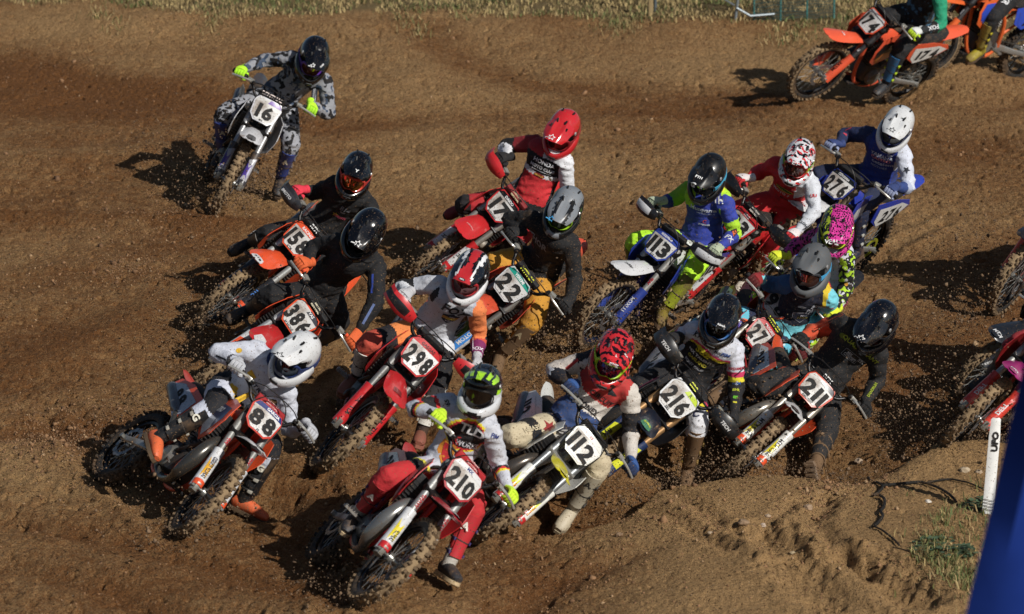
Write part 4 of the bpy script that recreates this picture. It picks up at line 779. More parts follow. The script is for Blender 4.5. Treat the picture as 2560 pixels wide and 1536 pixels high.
    for s in (1, -1):
        mb = MB(); Rm = Matrix.Rotation(-.12, 3, 'X')
        mb.cbox((s * .115, .30, .74), (.10, .045, .26), Rm, 0, .15)
        for i in range(9): mb.box((s * .115, .328, .64 + i * .025), (.096, .012, .006), Rm, 1)
        part('radiator', mb, [mat(BLACK, .5, 0, .3), mat(g('radc', '#3a3a3c'), .5, .4, .2)])
    if g('pipe'):
        pm = metl(g('pipe', '#6f6c66'), .25, .25)
        mb = MB(); P = bez([(0, .20, .62), (.05, .33, .70), (.12, .42, .64), (.15, .45, .50), (.14, .40, .36), (.09, .28, .28), (.07, .08, .26), (.11, -.10, .36), (.15, -.2, .55), (.15, -.34, .68)], 6)
        rr = [float(np.interp(i / (len(P) - 1), [0, .1, .22, .34, .44, .55, .75, 1], [.022, .028, .046, .055, .046, .028, .022, .02])) for i in range(len(P))]
        mb.tube(P, rr, 14, 0, True); part('exhaust_pipe', mb, [pm])
    mb = MB(); mb.tube([(.14, -.34, .69), (.15, -.40, .71), (.15, -.72, .82), (.15, -.75, .83)], [.022, (.045, .035), (.045, .035), (.03, .025)], 12); part('silencer', mb, [metl('#77777a', .35)])
    sw = shared(('sw',), lambda: MB().tube([(.085, -.14, .40), (.11, -.40, .37), (.10, -.78, .335)], [(.04, .02), (.032, .018), (.022, .015)], 8, 0, up=(0, 0, 1)).tube([(-.085, -.14, .40), (-.11, -.40, .37), (-.10, -.78, .335)], [(.04, .02), (.032, .018), (.022, .015)], 8, 0, up=(0, 0, 1)).cbox((0, -.17, .40), (.19, .06, .08), None, 0).mesh('swingarm', [metl('#a5a5a2', .4, .35)]))
    link('swingarm', sw, b)
    def chain():
        mb = MB(); mb.tube([(-.075, -.10, .47), (-.075, -.74, .42)], (.006), 5, 0); mb.tube([(-.075, -.10, .40), (-.075, -.74, .25)], .006, 5, 0)
        for kk in range(36):
            a, c = kk * math.pi / 18, (kk + 1) * math.pi / 18; mb.poly([(-.075, -.74 + math.cos(t) * q, .335 + math.sin(t) * q) for t, q in ((a, .07), (c, .07), (c, .098), (a, .098))], .005, 1)
        return mb.mesh('chain_and_sprocket', [metl('#55524c', .5), metl(g('spr', '#8a8a86'), .4)])
    link('chain_and_sprocket', shared(('chain', g('spr', 0)), chain), b)
    for s in (1, -1):
        mb = MB(); mb.box((s * .235, -.02, .40), (.10, .055, .016), None, 0); mb.tube([(s * .10, -.06, .40), (s * .2, -.02, .40)], .014, 6, 0)
        for i in range(5): mb.box((s * (.195 + .02 * i), -.02, .412), (.005, .05, .012), None, 0)
        part('footpeg', mb, [metl('#8a8884', .5, .35)])
    mb = MB(); mb.tube(bez([(.10, .02, .40), (.14, .12, .38), (.15, .20, .36)], 3), .008, 5); part('brake_pedal', mb, [metl('#8a8884', .5)])
    mb = MB(); mb.tube(bez([(-.12, .02, .40), (-.15, .12, .39), (-.17, .17, .40)], 3), .008, 5); part('shift_lever', mb, [metl('#8a8884', .5)])
    mb = MB(); mb.tube([(0, -.12, .50), (0, -.16, .80)], .022, 8); 
    for i in range(9): mb.lathe([(.03, -.006), (.042, 0), (.03, .006)], (0, -.125 - i * .003, .54 + i * .022), (0, -.1, 1), 12)
    part('shock_absorber', mb, [mat(g('shockc', '#d8d8d4'), .4, 0, .3)])
    # tank and seat
    def grid(sec, nx=9, top=1.6):
        g_ = []
        for (yy, zz, ww, dp) in sec: g_.append([V((ww * math.sin(a) , yy, zz - dp * (1 - math.cos(a)) / (1 - math.cos(1.45)))) for a in np.linspace(-1.45, 1.45, nx)])
        return g_
    mb = MB(); mb.sheet(grid([(.37, .93, .05, .09), (.30, .985, .10, .18), (.18, 1.0, .13, .22), (.05, .985, .12, .20), (-.06, .955, .095, .16)]), .006); tk = part('fuel_tank', mb, [plas(g('tank', c1), mud)])
    mb = MB(); mb.lathe([(0, .02), (.03, .02), (.034, 0), (.034, -.02)], (0, .21, 1.005), (0, 0, 1), 14); part('fuel_cap', mb, [mat(BLACK, .4)], tk)
    mb = MB(); mb.sheet(grid([(.22, 1.012, .05, .02), (.05, 1.0, .085, .06), (-.15, .965, .10, .10), (-.35, .955, .115, .09), (-.55, .965, .115, .07), (-.68, .98, .09, .05), (-.74, .982, .05, .02)]), .008, 0)
    part('seat', mb, [mat(g('seatc', '#18181a'), .85, 0, .3, bump=.3)])
    # shrouds
    for s in (1, -1):
        sh = [(.43, .955), (.475, .80), (.42, .665), (.28, .60), (.14, .66), (.02, .77), (-.10, .80), (-.13, .90), (.0, .965), (.22, .99)]
        fx = lambda u, v, e=0: V((s * (.118 + .085 * max(0, min(1, (u + .1) / .5)) ** 1.2 - .10 * (v - .8) ** 2 + .012 * math.cos((v - .8) * 14) + e), u, v))
        q = MB(); patch(q, fx, sh); o = len(q.v); L = (o - 1) // 3; back = [(v_[0] - s * .005, v_[1], v_[2]) for v_ in q.v]
        r = MB(); r.add(q.v + back, q.f + [tuple(reversed([i + o for i in f])) for f in q.f] + [(1 + 2 * L + i, 1 + 2 * L + (i + 1) % L, o + 1 + 2 * L + (i + 1) % L, o + 1 + 2 * L + i) for i in range(L)])
        so_ = part('radiator_shroud', r, [plas(g('shroud', c1), mud)])
        dm = MB(); patch(dm, lambda u, v: fx(u, v, .002), [(.40, .90), (.44, .80), (.38, .70), (.22, .78), (.02, .86), (.10, .92)], 0)
        patch(dm, lambda u, v: fx(u, v, .004), [(.33, .78), (.36, .70), (.27, .63), (.15, .70), (.05, .78), (.16, .80)], 1)
        if g('sht'): decal(dm, g('sht'), lambda u, v: fx(.20 + s * u, v + .86, .007), .05, (0, 0), 0, 2, maxw=.22, bold=.03, shear=.2)
        part('shroud_sticker', dm, [plas(c2, .15), plas(c3, .15), plas(g('shtc', '#e6e6e4'), .05)], so_)
        # side panel / rear plate
        sp_ = [(-.18, .86), (-.22, .69), (-.34, .64), (-.58, .75), (-.73, .86), (-.68, .91), (-.45, .92)]
        fx2 = lambda u, v, e=0: V((s * (.115 + .03 * math.sin(max(0, -u - .1) * 3.2) + .03 * (1 - (v - .78) ** 2 * 8) * .5 + e), u, v))
        q = MB(); patch(q, fx2, sp_); o = len(q.v); L = (o - 1) // 3; back = [(v_[0] - s * .005, v_[1], v_[2]) for v_ in q.v]
        r = MB(); r.add(q.v + back, q.f + [tuple(reversed([i + o for i in f])) for f in q.f] + [(1 + 2 * L + i, 1 + 2 * L + (i + 1) % L, o + 1 + 2 * L + (i + 1) % L, o + 1 + 2 * L + i) for i in range(L)])
        sd_ = part('side_panel', r, [plas(g('side', c1), mud)])
        dm = MB(); patch(dm, lambda u, v: fx2(u, v, .003), [(-.24, .82), (-.27, .69), (-.35, .64), (-.58, .76), (-.70, .86), (-.55, .89)], 0)
        if g('num'): digits(dm, g('num'), lambda u, v: fx2(-.46 + s * u, .775 + v - .25 * u * s, .006), .12, (0, 0), .26, 1)
        part('side_number', dm, [plas(g('splate', '#dcdcda'), .25), mat('#0c0c0e', .75, 0, .1)], sd_)
    # rear fender
    gr = []
    for (yy, zz, ww, dp) in [(-.50, .935, .09, .03), (-.65, .95, .10, .04), (-.80, .972, .09, .035), (-.93, .995, .075, .025), (-1.03, 1.012, .055, .015), (-1.06, 1.016, .025, .005)]:
        gr.append([V((ww - 2 * ww * j / 8, yy, zz - dp * (abs(j - 4) / 4) ** 1.6)) for j in range(9)])
    mb = MB(); mb.sheet(gr, .005); part('rear_fender', mb, [plas(g('rfend', c1), mud)])
    return b
# ---------------------------------------------------------------- helmet (local: x right, y forward, z up, metres)
def sph(th, ph, e=0, tall=1.0):     # th: 0 front .. pi back, around z ; ph elevation
    cx, cy, cz = math.sin(th) * math.cos(ph), math.cos(th) * math.cos(ph), math.sin(ph)
    ry = .150 if cy > 0 else .158
    x = (.122 + e) * math.copysign(abs(cx) ** .92, cx); y = (ry + e) * math.copysign(abs(cy) ** .95, cy); z = (.138 + e) * cz
    if cz < 0: x *= 1 - .10 * cz * cz; y -= .0
    return V((x, y - .005, z + .01))
def make_helmet(H, person, M):
    g = H.get; zone = g('zone'); mats = [mat(c, g('rough', .18), 0, g('hmud', .10), coat=g('coat', .8)) if not isinstance(c, tuple) else mat(c[0], .25, 0, 0, kind=c[1], col2=c[2], col3=c[3] if len(c) > 3 else c[2], sc=2.2, coat=.5) for c in g('cols')]
    mats_n = len(mats); mb = MB(); nT, nP = 48, 26
    vs = []; 
    for j in range(nP + 1):
        ph = lerp(-.98, 1.5707, j / nP)
        for i in range(nT):
            th = i * 2 * math.pi / nT; p = sph(th, ph)
            front = math.cos(th)
            port = front > .30 and -.105 < p.z < .052
            if port:
                k = min(1, (front - .30) * 4) * min(1, (.052 - p.z) / .02, (p.z + .105) / .02); p = p * (1 - .20 * max(0, k))
            vs.append(p)
    fs = []; ms = []
    for j in range(nP):
        for i in range(nT):
            a, b, c, d = j * nT + i, j * nT + (i + 1) % nT, (j + 1) * nT + (i + 1) % nT, (j + 1) * nT + i
            fs.append((a, b, c, d)); ce = (vs[a] + vs[b] + vs[c] + vs[d]) / 4; th = (i + .5) * 2 * math.pi / nT
            if math.cos(th) > .40 and -.095 < ce.z < .045: ms.append(mats_n)
            else: ms.append(min(mats_n - 1, zone(ce.x, ce.y, ce.z, 'shell')))
    mb.add(vs, fs, ms)
    he = link('helmet', mb.mesh('helmet', mats + [mat('#0c0c0d', .7, 0, 0)]), person, M)
    # chin bar
    cp = bez([(-.112, -.01, -.06), (-.116, .06, -.072), (-.095, .135, -.092), (-.045, .190, -.108), (0, .205, -.112), (.045, .190, -.108), (.095, .135, -.092), (.116, .06, -.072), (.112, -.01, -.06)], 4)
    n = len(cp); rr = [(lerp(.050, .032, math.sin(math.pi * i / (n - 1)) ** 1.0), lerp(.022, .019, math.sin(math.pi * i / (n - 1)))) for i in range(n)]
    cm = MB(); cm.tube(cp, rr, 12, 0, up=(0, 0, 1))
    for fi, f in enumerate(cm.f):
        c = sum((V(cm.v[i]) for i in f), V()) / len(f); cm.m[fi] = min(mats_n - 1, zone(c.x, c.y, c.z, 'chin'))
    ch = link('chin_bar', cm.mesh('chin_bar', mats), he)
    VB = mat('#08080a', .6, 0, 0)
    def vent(key, c, d, R=None): link('vent', shared(('vent', key), lambda: MB().cbox(c, d, R).mesh('vent', [VB])), he)
    vent(0, (0, .216, -.108), (.062, .02, .022), Matrix.Rotation(-.2, 3, 'X'))
    for s in (1, -1):
        vent((s, 1), (s * .066, .180, -.100), (.038, .016, .02), Matrix.Rotation(-s * .75, 3, 'Z'))
        for i_, q in enumerate(((.034, .045, .150), (.062, .10, .133), (.045, -.075, .128))):
            vent((s, 2 + i_), (s * q[0], q[1], q[2]), (.012, .035, .014), Matrix.Rotation(s * .2, 3, 'Z') @ Matrix.Rotation(-.6 if q[1] > 0 else .3, 3, 'X'))
    # goggles
    gm = MB(); R = lambda th, z, e: V((math.sin(th) * (.110 + e), math.cos(th) * (.146 + e) - .004, z))
    loop = []
    for a in np.linspace(0, 2 * math.pi, 28, endpoint=False):
        th = .88 * math.copysign(abs(math.cos(a)) ** .7, math.cos(a)); zz = -.028 + .058 * math.copysign(abs(math.sin(a)) ** .8, math.sin(a))
        if abs(th) < .28 and zz < -.03: zz += .018 * (1 - abs(th) / .28)
        loop.append((th, zz))
    gm.tube([R(t, z_, .006) for t, z_ in loop], .0105, 6, 0, closed=True)
    go = link('goggles', gm.mesh('goggles', [mat(g('gog', BLACK), .35, 0, .03, coat=.3)]), he)
    lm_ = MB(); patch(lm_, lambda t, z_: R(t, z_, .006 + .010 * math.cos(t * 1.9)), [(t * .96, (z_ + .028) * .93 - .028) for t, z_ in loop]);
    lc = g('lens', '#201510'); link('lens', lm_.mesh('lens', [mat(lc, .06, g('lensm', .55), 0, coat=1)]), go)
    sm = MB(); gr = []
    for th in np.linspace(.78, 2 * math.pi - .78, 30):
        p0 = sph(th, -.20, .0045); row = []
        for q in (-.022, 0, .022): row.append(V((p0.x, p0.y, -.022 + q - .012 * (1 - math.cos(th)) * .5)))
        gr.append(row)
    sm.sheet(gr, .003); link('goggle_strap', sm.mesh('goggle_strap', [mat(g('strap', '#2a2a2c'), .7, 0, .05)]), go)
    # peak
    gr = []; tilt = g('peak', 0.13); pc = V((0, .085, .09))
    for i, t in enumerate(np.linspace(0, 1, 18)):
        yy = lerp(-.035, .250, t); hw = float(np.interp(t, [0, .2, .5, .8, 1], [.052, .095, .108, .098, .074])); zc = float(np.interp(t, [0, .15, .35, .7, 1], [.152, .151, .140, .130, .112]))
        row = []
        for q in np.linspace(-1, 1, 19):
            rib = .013 * math.exp(-((abs(q) - .42) / .12) ** 2) * math.sin(math.pi * min(1, t * 1.1))
            p = V((q * hw, yy - .035 * q * q * t, zc - .052 * abs(q) ** 2.6 * (1 - .35 * t) + rib))
            p = pc + Matrix.Rotation(tilt, 3, 'X') @ (p - pc); row.append(p)
        gr.append(row)
    pm = MB(); pm.sheet(gr, .005)
    for fi, f in enumerate(pm.f):
        c = sum((V(pm.v[i]) for i in f), V()) / len(f); pm.m[fi] = min(mats_n - 1, zone(c.x, c.y, c.z, 'peak'))
    pk = link('peak', pm.mesh('peak', mats), he)
    for s in (1, -1):
        q = MB(); q.lathe([(0, .008), (.014, .006), (.016, 0)], (s * .113, .035, .045), (s, 0, .1), 12); link('peak_screw', q.mesh('peak_screw', [mat(g('screw', '#b8b8b8'), .3, .5, 0)]), he)
    bv = BVHTree.FromPolygons([V(v) for v in pm.v], pm.f); bs = BVHTree.FromPolygons([V(v) for v in mb.v], mb.f)
    def onpeak(u, v, e=.0025):          # u right as seen from the front, v up the picture (towards the back)
        x, yy = -u, .19 - v; h = bv.ray_cast(V((x, yy, .4)), V((0, 0, -1))); return (h[0] + V((0, 0, e))) if h[0] else V((x, yy, .12))
    def onshell(u, v, a=0., e=.0035, el=.9):
        th = a - u / .15; ph = el + v / .15; p = sph(th, ph); n = V((p.x / .015, p.y / .022, p.z / .019)).normalized(); return p + n * e
    for t in g('text', []):
        dm = MB()
        s_, wh, h_, cx, cy = t[:5]; kw = dict(bold=.03); rot = t[6] if len(t) > 6 else 0
        if wh == 'peak': f_ = lambda u, v: onpeak(u, v)
        elif wh == 'chin': f_ = lambda u, v: V((-u, .226 - abs(u) * .35 + .0, -.108 + v))
        else: f_ = lambda u, v, wh=wh: onshell(u, v, wh[0], .004, wh[1])
        if s_ == '*':
            # small outlined star emblem
            P = star(cx, cy, h_); L = len(P)
            for i in range(L):
                a, b_ = P[i], P[(i + 1) % L]; dx, dy = b_[0] - a[0], b_[1] - a[1]; l = math.hypot(dx, dy); nx, ny = -dy / l * .0022, dx / l * .0022
                dm.add([f_(a[0] - nx, a[1] - ny), f_(b_[0] - nx, b_[1] - ny), f_(b_[0] + nx, b_[1] + ny), f_(a[0] + nx, a[1] + ny)], [(0, 1, 2, 3)], t[5])
            dm.add([f_(cx - h_ * 1.9, cy - h_ * .35), f_(cx - h_ * .7, cy - h_ * .45), f_(cx - h_ * .8, cy - h_ * .12), f_(cx - h_ * 1.75, cy - h_ * .05)], [(0, 1, 2, 3)], t[5])
        elif s_ == 'oval':
            patch(dm, f_, [(cx + h_ * 1.9 * math.cos(a), cy + h_ * math.sin(a)) for a in np.linspace(0, 6.28, 18, endpoint=False)], t[5])
        elif s_ == 'poly': patch(dm, f_, t[4], t[5]) if False else patch(dm, f_, h_, t[5])
        else: decal(dm, s_, lambda u, v: f_(u, v) + V((0, 0, .0012)), h_, (cx, cy), rot, t[5], maxw=t[7] if len(t) > 7 else None, **kw)
        if dm.v: link('helmet_lettering', dm.mesh('helmet_lettering', [mat(c, .5, 0, 0) for c in g('tcols', ['#e8e8e8', BLACK])]), he)
    return he
# ---------------------------------------------------------------- rider
JN = ['P', 'N', 'SR', 'SL', 'ER', 'EL', 'WR', 'WL', 'HR', 'HL', 'KR', 'KL', 'AR', 'AL', 'TR', 'TL', 'H']
def make_rider(cfg, rp, pose, label):
    X = {j: V(p) for j, p in zip(JN, rp['X'])}; k = rp['k']; HR_ = Matrix(rp['R']); g = cfg.get
    O = X['P'].copy(); x, y, yaw, lean, pit, st, bk, z = pose
    up = (X['N'] - X['P']).normalized(); rt = ((X['SR'] - X['SL']).normalized() + (X['HR'] - X['HL']).normalized()); rt = (rt - up * rt.dot(up)).normalized(); fw = up.cross(rt)
    if fw.dot(HR_.col[1]) < 0 and False: fw = -fw
    mb = MB(); P, N = X['P'], X['N']
    fat = g('fat', 1.0) * k
    # torso: lofted rings from crotch to collar
    cs = [(-.10, .10, .09), (-.03, .155, .125), (.08, .158, .125), (.20, .142, .112), (.30, .150, .118), (.38, .172, .128), (.45, .178, .118), (.49, .150, .095), (.515, .09, .075), (.55, .062, .062)]
    L = (N - P).length / .48
    shc = (X['SR'] + X['SL']) / 2
    mid = []
    for h, a, b_ in cs:
        q = P + up * h * L; t = max(0, min(1, h / .48)); mid.append(q - fw * (.02 * math.sin(t * 3.1)))
    mb.tube(mid, [(b_ * fat, a * fat) for h, a, b_ in cs], 20, 0, up=fw)
    def limb(a, b, c, ra):
        pts = []; rr = []
        A, B, Cc = a, b, c
        n1 = 6
        for i in range(n1): pts.append(A.lerp(B, i / n1)); rr.append(np.interp(i / n1 * .5, ra[0], ra[1]) * fat)
        pts.append(B); rr.append(np.interp(.5, ra[0], ra[1]) * fat)
        for i in range(1, n1 + 1): pts.append(B.lerp(Cc, i / n1)); rr.append(np.interp(.5 + i / n1 * .5, ra[0], ra[1]) * fat)
        # round the joint a little
        q = [pts[0]] + [pts[i] * .6 + (pts[i - 1] + pts[i + 1]) * .2 for i in range(1, len(pts) - 1)] + [pts[-1]]
        mb.tube(q, [float(r) for r in rr], 14)
    for s in 'RL':
        inn = X['S' + s].lerp(N, .25)
        limb(X['S' + s] * .9 + N * .1, X['E' + s], X['W' + s], ([0, .12, .3, .45, .52, .62, .8, 1], [.062, .066, .060, .054, .056, .054, .045, .034]))
        mb.tube([N - up * .05, X['S' + s] - up * .02, X['S' + s] + (X['E' + s] - X['S' + s]) * .15], [.085 * fat, .07 * fat, .062 * fat], 12)
        limb(X['H' + s], X['K' + s], X['A' + s] + (X['K' + s] - X['A' + s]).normalized() * .08, ([0, .15, .35, .46, .54, .65, .8, 1], [.098, .102, .090, .080, .080, .074, .06, .05]))
    me = mb.mesh('person', []); o = bpy.data.objects.new('tmp', me); COL.objects.link(o)
    md = o.modifiers.new('r', 'REMESH'); md.mode = 'VOXEL'; md.voxel_size = .0115; md.use_smooth_shade = True
    ms = o.modifiers.new('s', 'SMOOTH'); ms.factor = .5; ms.iterations = 5
    dg = bpy.context.evaluated_depsgraph_get(); me2 = bpy.data.meshes.new_from_object(o.evaluated_get(dg)); bpy.data.objects.remove(o); bpy.data.meshes.remove(me)
    n = len(me2.vertices); co = np.empty(n * 3); me2.vertices.foreach_get('co', co); co = co.reshape(-1, 3); no = np.empty(n * 3); me2.vertices.foreach_get('normal', no); no = no.reshape(-1, 3)
    jv = {a: np.array(b) for a, b in X.items()}
    # folds: strongest near elbows, waist and knees
    amp = np.full(n, .35)
    for j, s_, r_ in (('EL', 1, .10), ('ER', 1, .10), ('KL', .5, .12), ('KR', .5, .12), ('P', .9, .20), ('SL', .8, .12), ('SR', .8, .12)):
        amp += s_ * np.exp(-(np.linalg.norm(co - jv[j], axis=1) / r_) ** 2)
    seed = random.random() * 50; d = np.empty(n)
    U, R2 = np.array(up), np.array(rt)
    for i in range(n):
        p = co[i]; q = V((p[0] * 9 + seed, p[1] * 9, p[2] * 19)); a = noise.noise(q); b_ = noise.noise(q * 2.3 + V((5, 5, 5)))
        d[i] = (1 - 2.2 * abs(a)) * .0115 + (1 - 2 * abs(b_)) * .005 - .005
    co += no * (d * np.minimum(amp, 1.5))[:, None]
    # bone / zone per face
    nf = len(me2.polygons); fc = np.empty(nf * 3)
    me2.vertices.foreach_set('co', (co - np.array(O)).ravel()); me2.update()
    me2.polygons.foreach_get('center', fc); fc = fc.reshape(-1, 3) + np.array(O)
    bones = [('torso', 'P', 'N', .145), ('ua', 'SR', 'ER', .062), ('ua', 'SL', 'EL', .062), ('fa', 'ER', 'WR', .05), ('fa', 'EL', 'WL', .05), ('th', 'HR', 'KR', .085), ('th', 'HL', 'KL', .085), ('sh', 'KR', 'AR', .07), ('sh', 'KL', 'AL', .07), ('neck', 'N', 'H', .08)]
    D = []; T = []
    for nm, a, b_, r in bones:
        A, B = jv[a], jv[b_]; ab = B - A; t = ((fc - A) @ ab) / (ab @ ab); tc_ = np.clip(t, 0, 1); D.append(np.linalg.norm(fc - (A + tc_[:, None] * ab), axis=1) / r); T.append(t)
    D = np.array(D); T = np.array(T); wh = D.argmin(0)
    rel = fc - jv['P']; uu = rel @ R2; vv = rel @ U / L; ww = rel @ np.array(fw)
    pal = []; idx = {}
    def mi(c):
        if c not in idx: idx[c] = len(pal); pal.append(cloth(c, g('mud', .10)) if isinstance(c, str) else cloth(c[0], g('mud', .1), kind=c[1], col2=c[2], col3=c[3] if len(c) > 3 else None, sc=c[4] if len(c) > 4 else 1)); 
        return idx[c]
    zj, zp = g('jersey'), g('pants'); out = np.zeros(nf, int)
    for i in range(nf):
        b_ = wh[i]; nm = bones[b_][0]; sd = 'R' if bones[b_][1].endswith('R') else 'L'; t = T[b_, i]
        if nm in ('torso', 'neck'):
            c = zp('waist', 'T', t, uu[i], vv[i], ww[i]) if vv[i] < g('hem', .03) else zj('torso', 'T', t, uu[i], vv[i], ww[i])
            if nm == 'neck' and t > .25: c = g('neckc', BLACK)
        elif nm in ('ua', 'fa'): c = zj(nm, sd, t, uu[i], vv[i], ww[i])
        else:
            A = jv[bones[b_][1]]; fr_ = float((fc[i] - A) @ np.array(fw))
            c = zp(nm, sd, t, uu[i], vv[i], fr_)
        out[i] = mi(c)
    for m in pal: me2.materials.append(m)
    me2.polygons.foreach_set('material_index', out); me2.polygons.foreach_set('use_smooth', [True] * nf); me2.update()
    me2.name = 'person'; pr = link('person', me2); pr.location = O; tag(pr, label, 'rider', 'riders in motocross gear')
    # lettering on the clothes
    bv = BVHTree.FromPolygons([V(c) for c in (co - np.array(O)).tolist()], [tuple(p.vertices) for p in me2.polygons])
    def surf(org, xa, ya, na):
        def f(u, v, e=.006):
            p = org + xa * u + ya * v; h = bv.ray_cast(p + na * .35, -na, .6)
            return (h[0] + na * e) if h[0] else (p + na * .12)
        return f
    lets = {}
    for t in g('prints', []):
        kind_, tx, where, cx, cy, h_, col = t[:7]; rot = math.radians(t[7]) if len(t) > 7 else 0; mw = t[8] if len(t) > 8 else None; e = t[9] if len(t) > 9 else .006
        if where == 'chest': f_ = surf((P - O) + up * 0, -rt, up, fw)
        else:
            a, b_ = {'armR': ('SR', 'ER'), 'armL': ('SL', 'EL'), 'foreR': ('ER', 'WR'), 'foreL': ('EL', 'WL'), 'thighR': ('HR', 'KR'), 'thighL': ('HL', 'KL'), 'shinL': ('KL', 'AL'), 'shinR': ('KR', 'AR')}[where]
            ya = (X[b_] - X[a]).normalized(); vw = (cam.location - X[a]).normalized(); na = (vw - ya * vw.dot(ya)).normalized(); xa = na.cross(ya) * -1
            f_ = surf(X[a] - O, xa, ya, na)
        q = lets.setdefault((col, len(lets)), MB())
        if where == 'chest' and kind_ == 't' and e < .008: h_ *= 1.22; mw = mw * 1.15 if mw else mw
        if kind_ == 't': decal(q, tx, lambda u, v: f_(u, v, e), h_, (cx, cy), rot, 0, maxw=mw, bold=.03)
        elif kind_ == 'r': patch(q, lambda u, v: f_(u, v, e - .0025), rect(cx, cy, tx[0], tx[1], rot))
        elif kind_ == 'o': patch(q, lambda u, v: f_(u, v, e - .0025), [(cx + tx[0] * math.cos(a), cy + tx[1] * math.sin(a)) for a in np.linspace(0, 6.28, 20, endpoint=False)])
        elif kind_ == 'p': patch(q, lambda u, v: f_(u, v, e - .0025), tx)
    for (c, _), q in lets.items():
        if q.v: link('clothing_print', q.mesh('clothing_print', [cloth(c, .06)]), pr)
    # helmet
    Mh = Matrix.Translation(X['H'] - O) @ HR_.to_4x4() @ Matrix.Scale(k * 1.01, 4)
    make_helmet(g('helmet'), pr, Mh)
    # collar / neck brace ring
    q = MB(); nc = N + up * .03 * k; q.tube([nc - O + rt * (.10 * math.cos(a)) * k + fw * (.085 * math.sin(a)) * k for a in np.linspace(0, 6.28, 16, endpoint=False)], .02 if g('brace') else .012, 6, closed=True)
    link('neck_brace' if g('brace') else 'collar', q.mesh('collar', [cloth(g('brace') or g('neckc', BLACK))]), pr)
    # gloves
    S = Matrix.Translation((x, y, z)) @ Matrix.Rotation(yaw, 4, 'Z') @ Matrix.Rotation(lean, 4, 'Y') @ Matrix.Rotation(pit, 4, 'X') @ Matrix.Scale(bk, 4) @ Matrix.Translation(AP) @ Matrix.Rotation(st, 4, AX) @ Matrix.Translation(-AP)
    gc = g('glove', BLACK); g2 = g('glove2', gc)
    for s, sn in ((1, 'R'), (-1, 'L')):
        a = S @ V((s * .275, .325, 1.165)); b_ = S @ V((s * .41, .283, 1.155)); ax = (b_ - a).normalized(); c = a.lerp(b_, .5)
        wr = X['W' + sn]; bk_ = (wr - c); bk_ = (bk_ - ax * bk_.dot(ax)).normalized()
        upv = (S.to_3x3() @ V((0, .25, 1))).normalized(); upv = (upv - ax * upv.dot(ax)).normalized(); fwd = -bk_
        upv = (upv - fwd * upv.dot(fwd)); upv = (upv - ax * upv.dot(ax)).normalized()
        q = MB(); kk = k * 1.05
        kn = c + fwd * .022 * kk + upv * .036 * kk
        q.tube([wr - fwd * .03, wr, wr.lerp(kn, .35) + upv * .008, wr.lerp(kn, .75) + upv * .006, kn - fwd * .004], [(.030 * kk, .033 * kk), (.028 * kk, .036 * kk), (.026 * kk, .042 * kk), (.024 * kk, .046 * kk), (.016 * kk, .044 * kk)], 14, 0, up=upv)
        for i in range(4):
            off = ax * ((i - 1.5) * .0225 * kk); ln = (.9, 1.0, .97, .85)[i] if s < 0 else (.85, .97, 1.0, .9)[i]
            pts = []
            for al in np.linspace(1.9, -1.5 * ln, 9): pts.append(c + off + (upv * math.sin(al) + fwd * math.cos(al)) * (.033 * kk) + upv * .002)
            q.tube(pts, [.0105 * kk, .0135 * kk, .0125 * kk, .0118 * kk, .0125 * kk, .011 * kk, .0105 * kk, .010 * kk, .007 * kk], 7, 1)
        pts = [c - ax * s * .035 * kk - fwd * .035 * kk, c - ax * s * .052 * kk - fwd * .012 * kk - upv * .012, c - ax * s * .05 * kk + fwd * .012 * kk - upv * .024 * kk, c - ax * s * .035 * kk + fwd * .026 * kk - upv * .022 * kk]
        q.tube(bez(pts, 3), [.016 * kk] * 4 + [.0145 * kk] * 3 + [.0125 * kk] * 2 + [.008 * kk], 7, 1)
        q.tube([wr - fwd * .045, wr - fwd * .018], [(.032 * kk, .034 * kk), (.031 * kk, .035 * kk)], 12, 0, up=upv)
        q.v = [tuple(V(v_) - O) for v_ in q.v]
        link('glove', q.mesh('glove', [cloth(gc, .08), cloth(g2, .08)]), pr)
    # boots
    for sn in 'RL':
        A, K_, T_ = X['A' + sn], X['K' + sn], X['T' + sn]; su = (K_ - A).normalized(); f = (T_ - A).normalized(); dd = f * .20 + su * .075; dd = (dd - su * dd.dot(su) * .75).normalized()
        sx = su.cross(dd).normalized() * -1; nu = sx.cross(dd) * 1.0
        if nu.dot(su) < 0: nu = -nu
        kk = k; bm_ = g('bootmud', .45); B = list(g('boot', ['#202022', '#404040', '#c0c0c0'])); B += [B[0]]; sw_ = {}
        q = MB()
        q.tube([A + su * h for h in (.36 * kk, .33 * kk, .26 * kk, .16 * kk, .08 * kk, .02 * kk, -.03 * kk)], [(.074 * kk, .068 * kk), (.072 * kk, .066 * kk), (.068 * kk, .062 * kk), (.058 * kk, .053 * kk), (.052 * kk, .048 * kk), (.052 * kk, .046 * kk), (.045 * kk, .042 * kk)], 16, 0, up=dd)
        nsh = len(q.f)
        low = A - nu * .055 * kk
        q.tube([low - dd * .075 * kk + nu * .012, low - dd * .055 * kk + nu * .012, low + nu * .016, low + dd * .07 * kk + nu * .014, low + dd * .13 * kk + nu * .004, low + dd * .175 * kk - nu * .002, low + dd * .195 * kk - nu * .006], [(.02 * kk, .022 * kk), (.045 * kk, .036 * kk), (.052 * kk, .042 * kk), (.044 * kk, .046 * kk), (.036 * kk, .048 * kk), (.028 * kk, .042 * kk), (.014 * kk, .026 * kk)], 14, 0, up=nu)
        q.v = [tuple(V(v_) - O) for v_ in q.v]
        q.m = [0 if i_ < nsh else 1 for i_ in range(len(q.f))]
        bt = link('boot', q.mesh('boot', [mat(B[0], .55, 0, bm_, bump=.3), mat(B[3], .55, 0, bm_, bump=.3)]), pr)
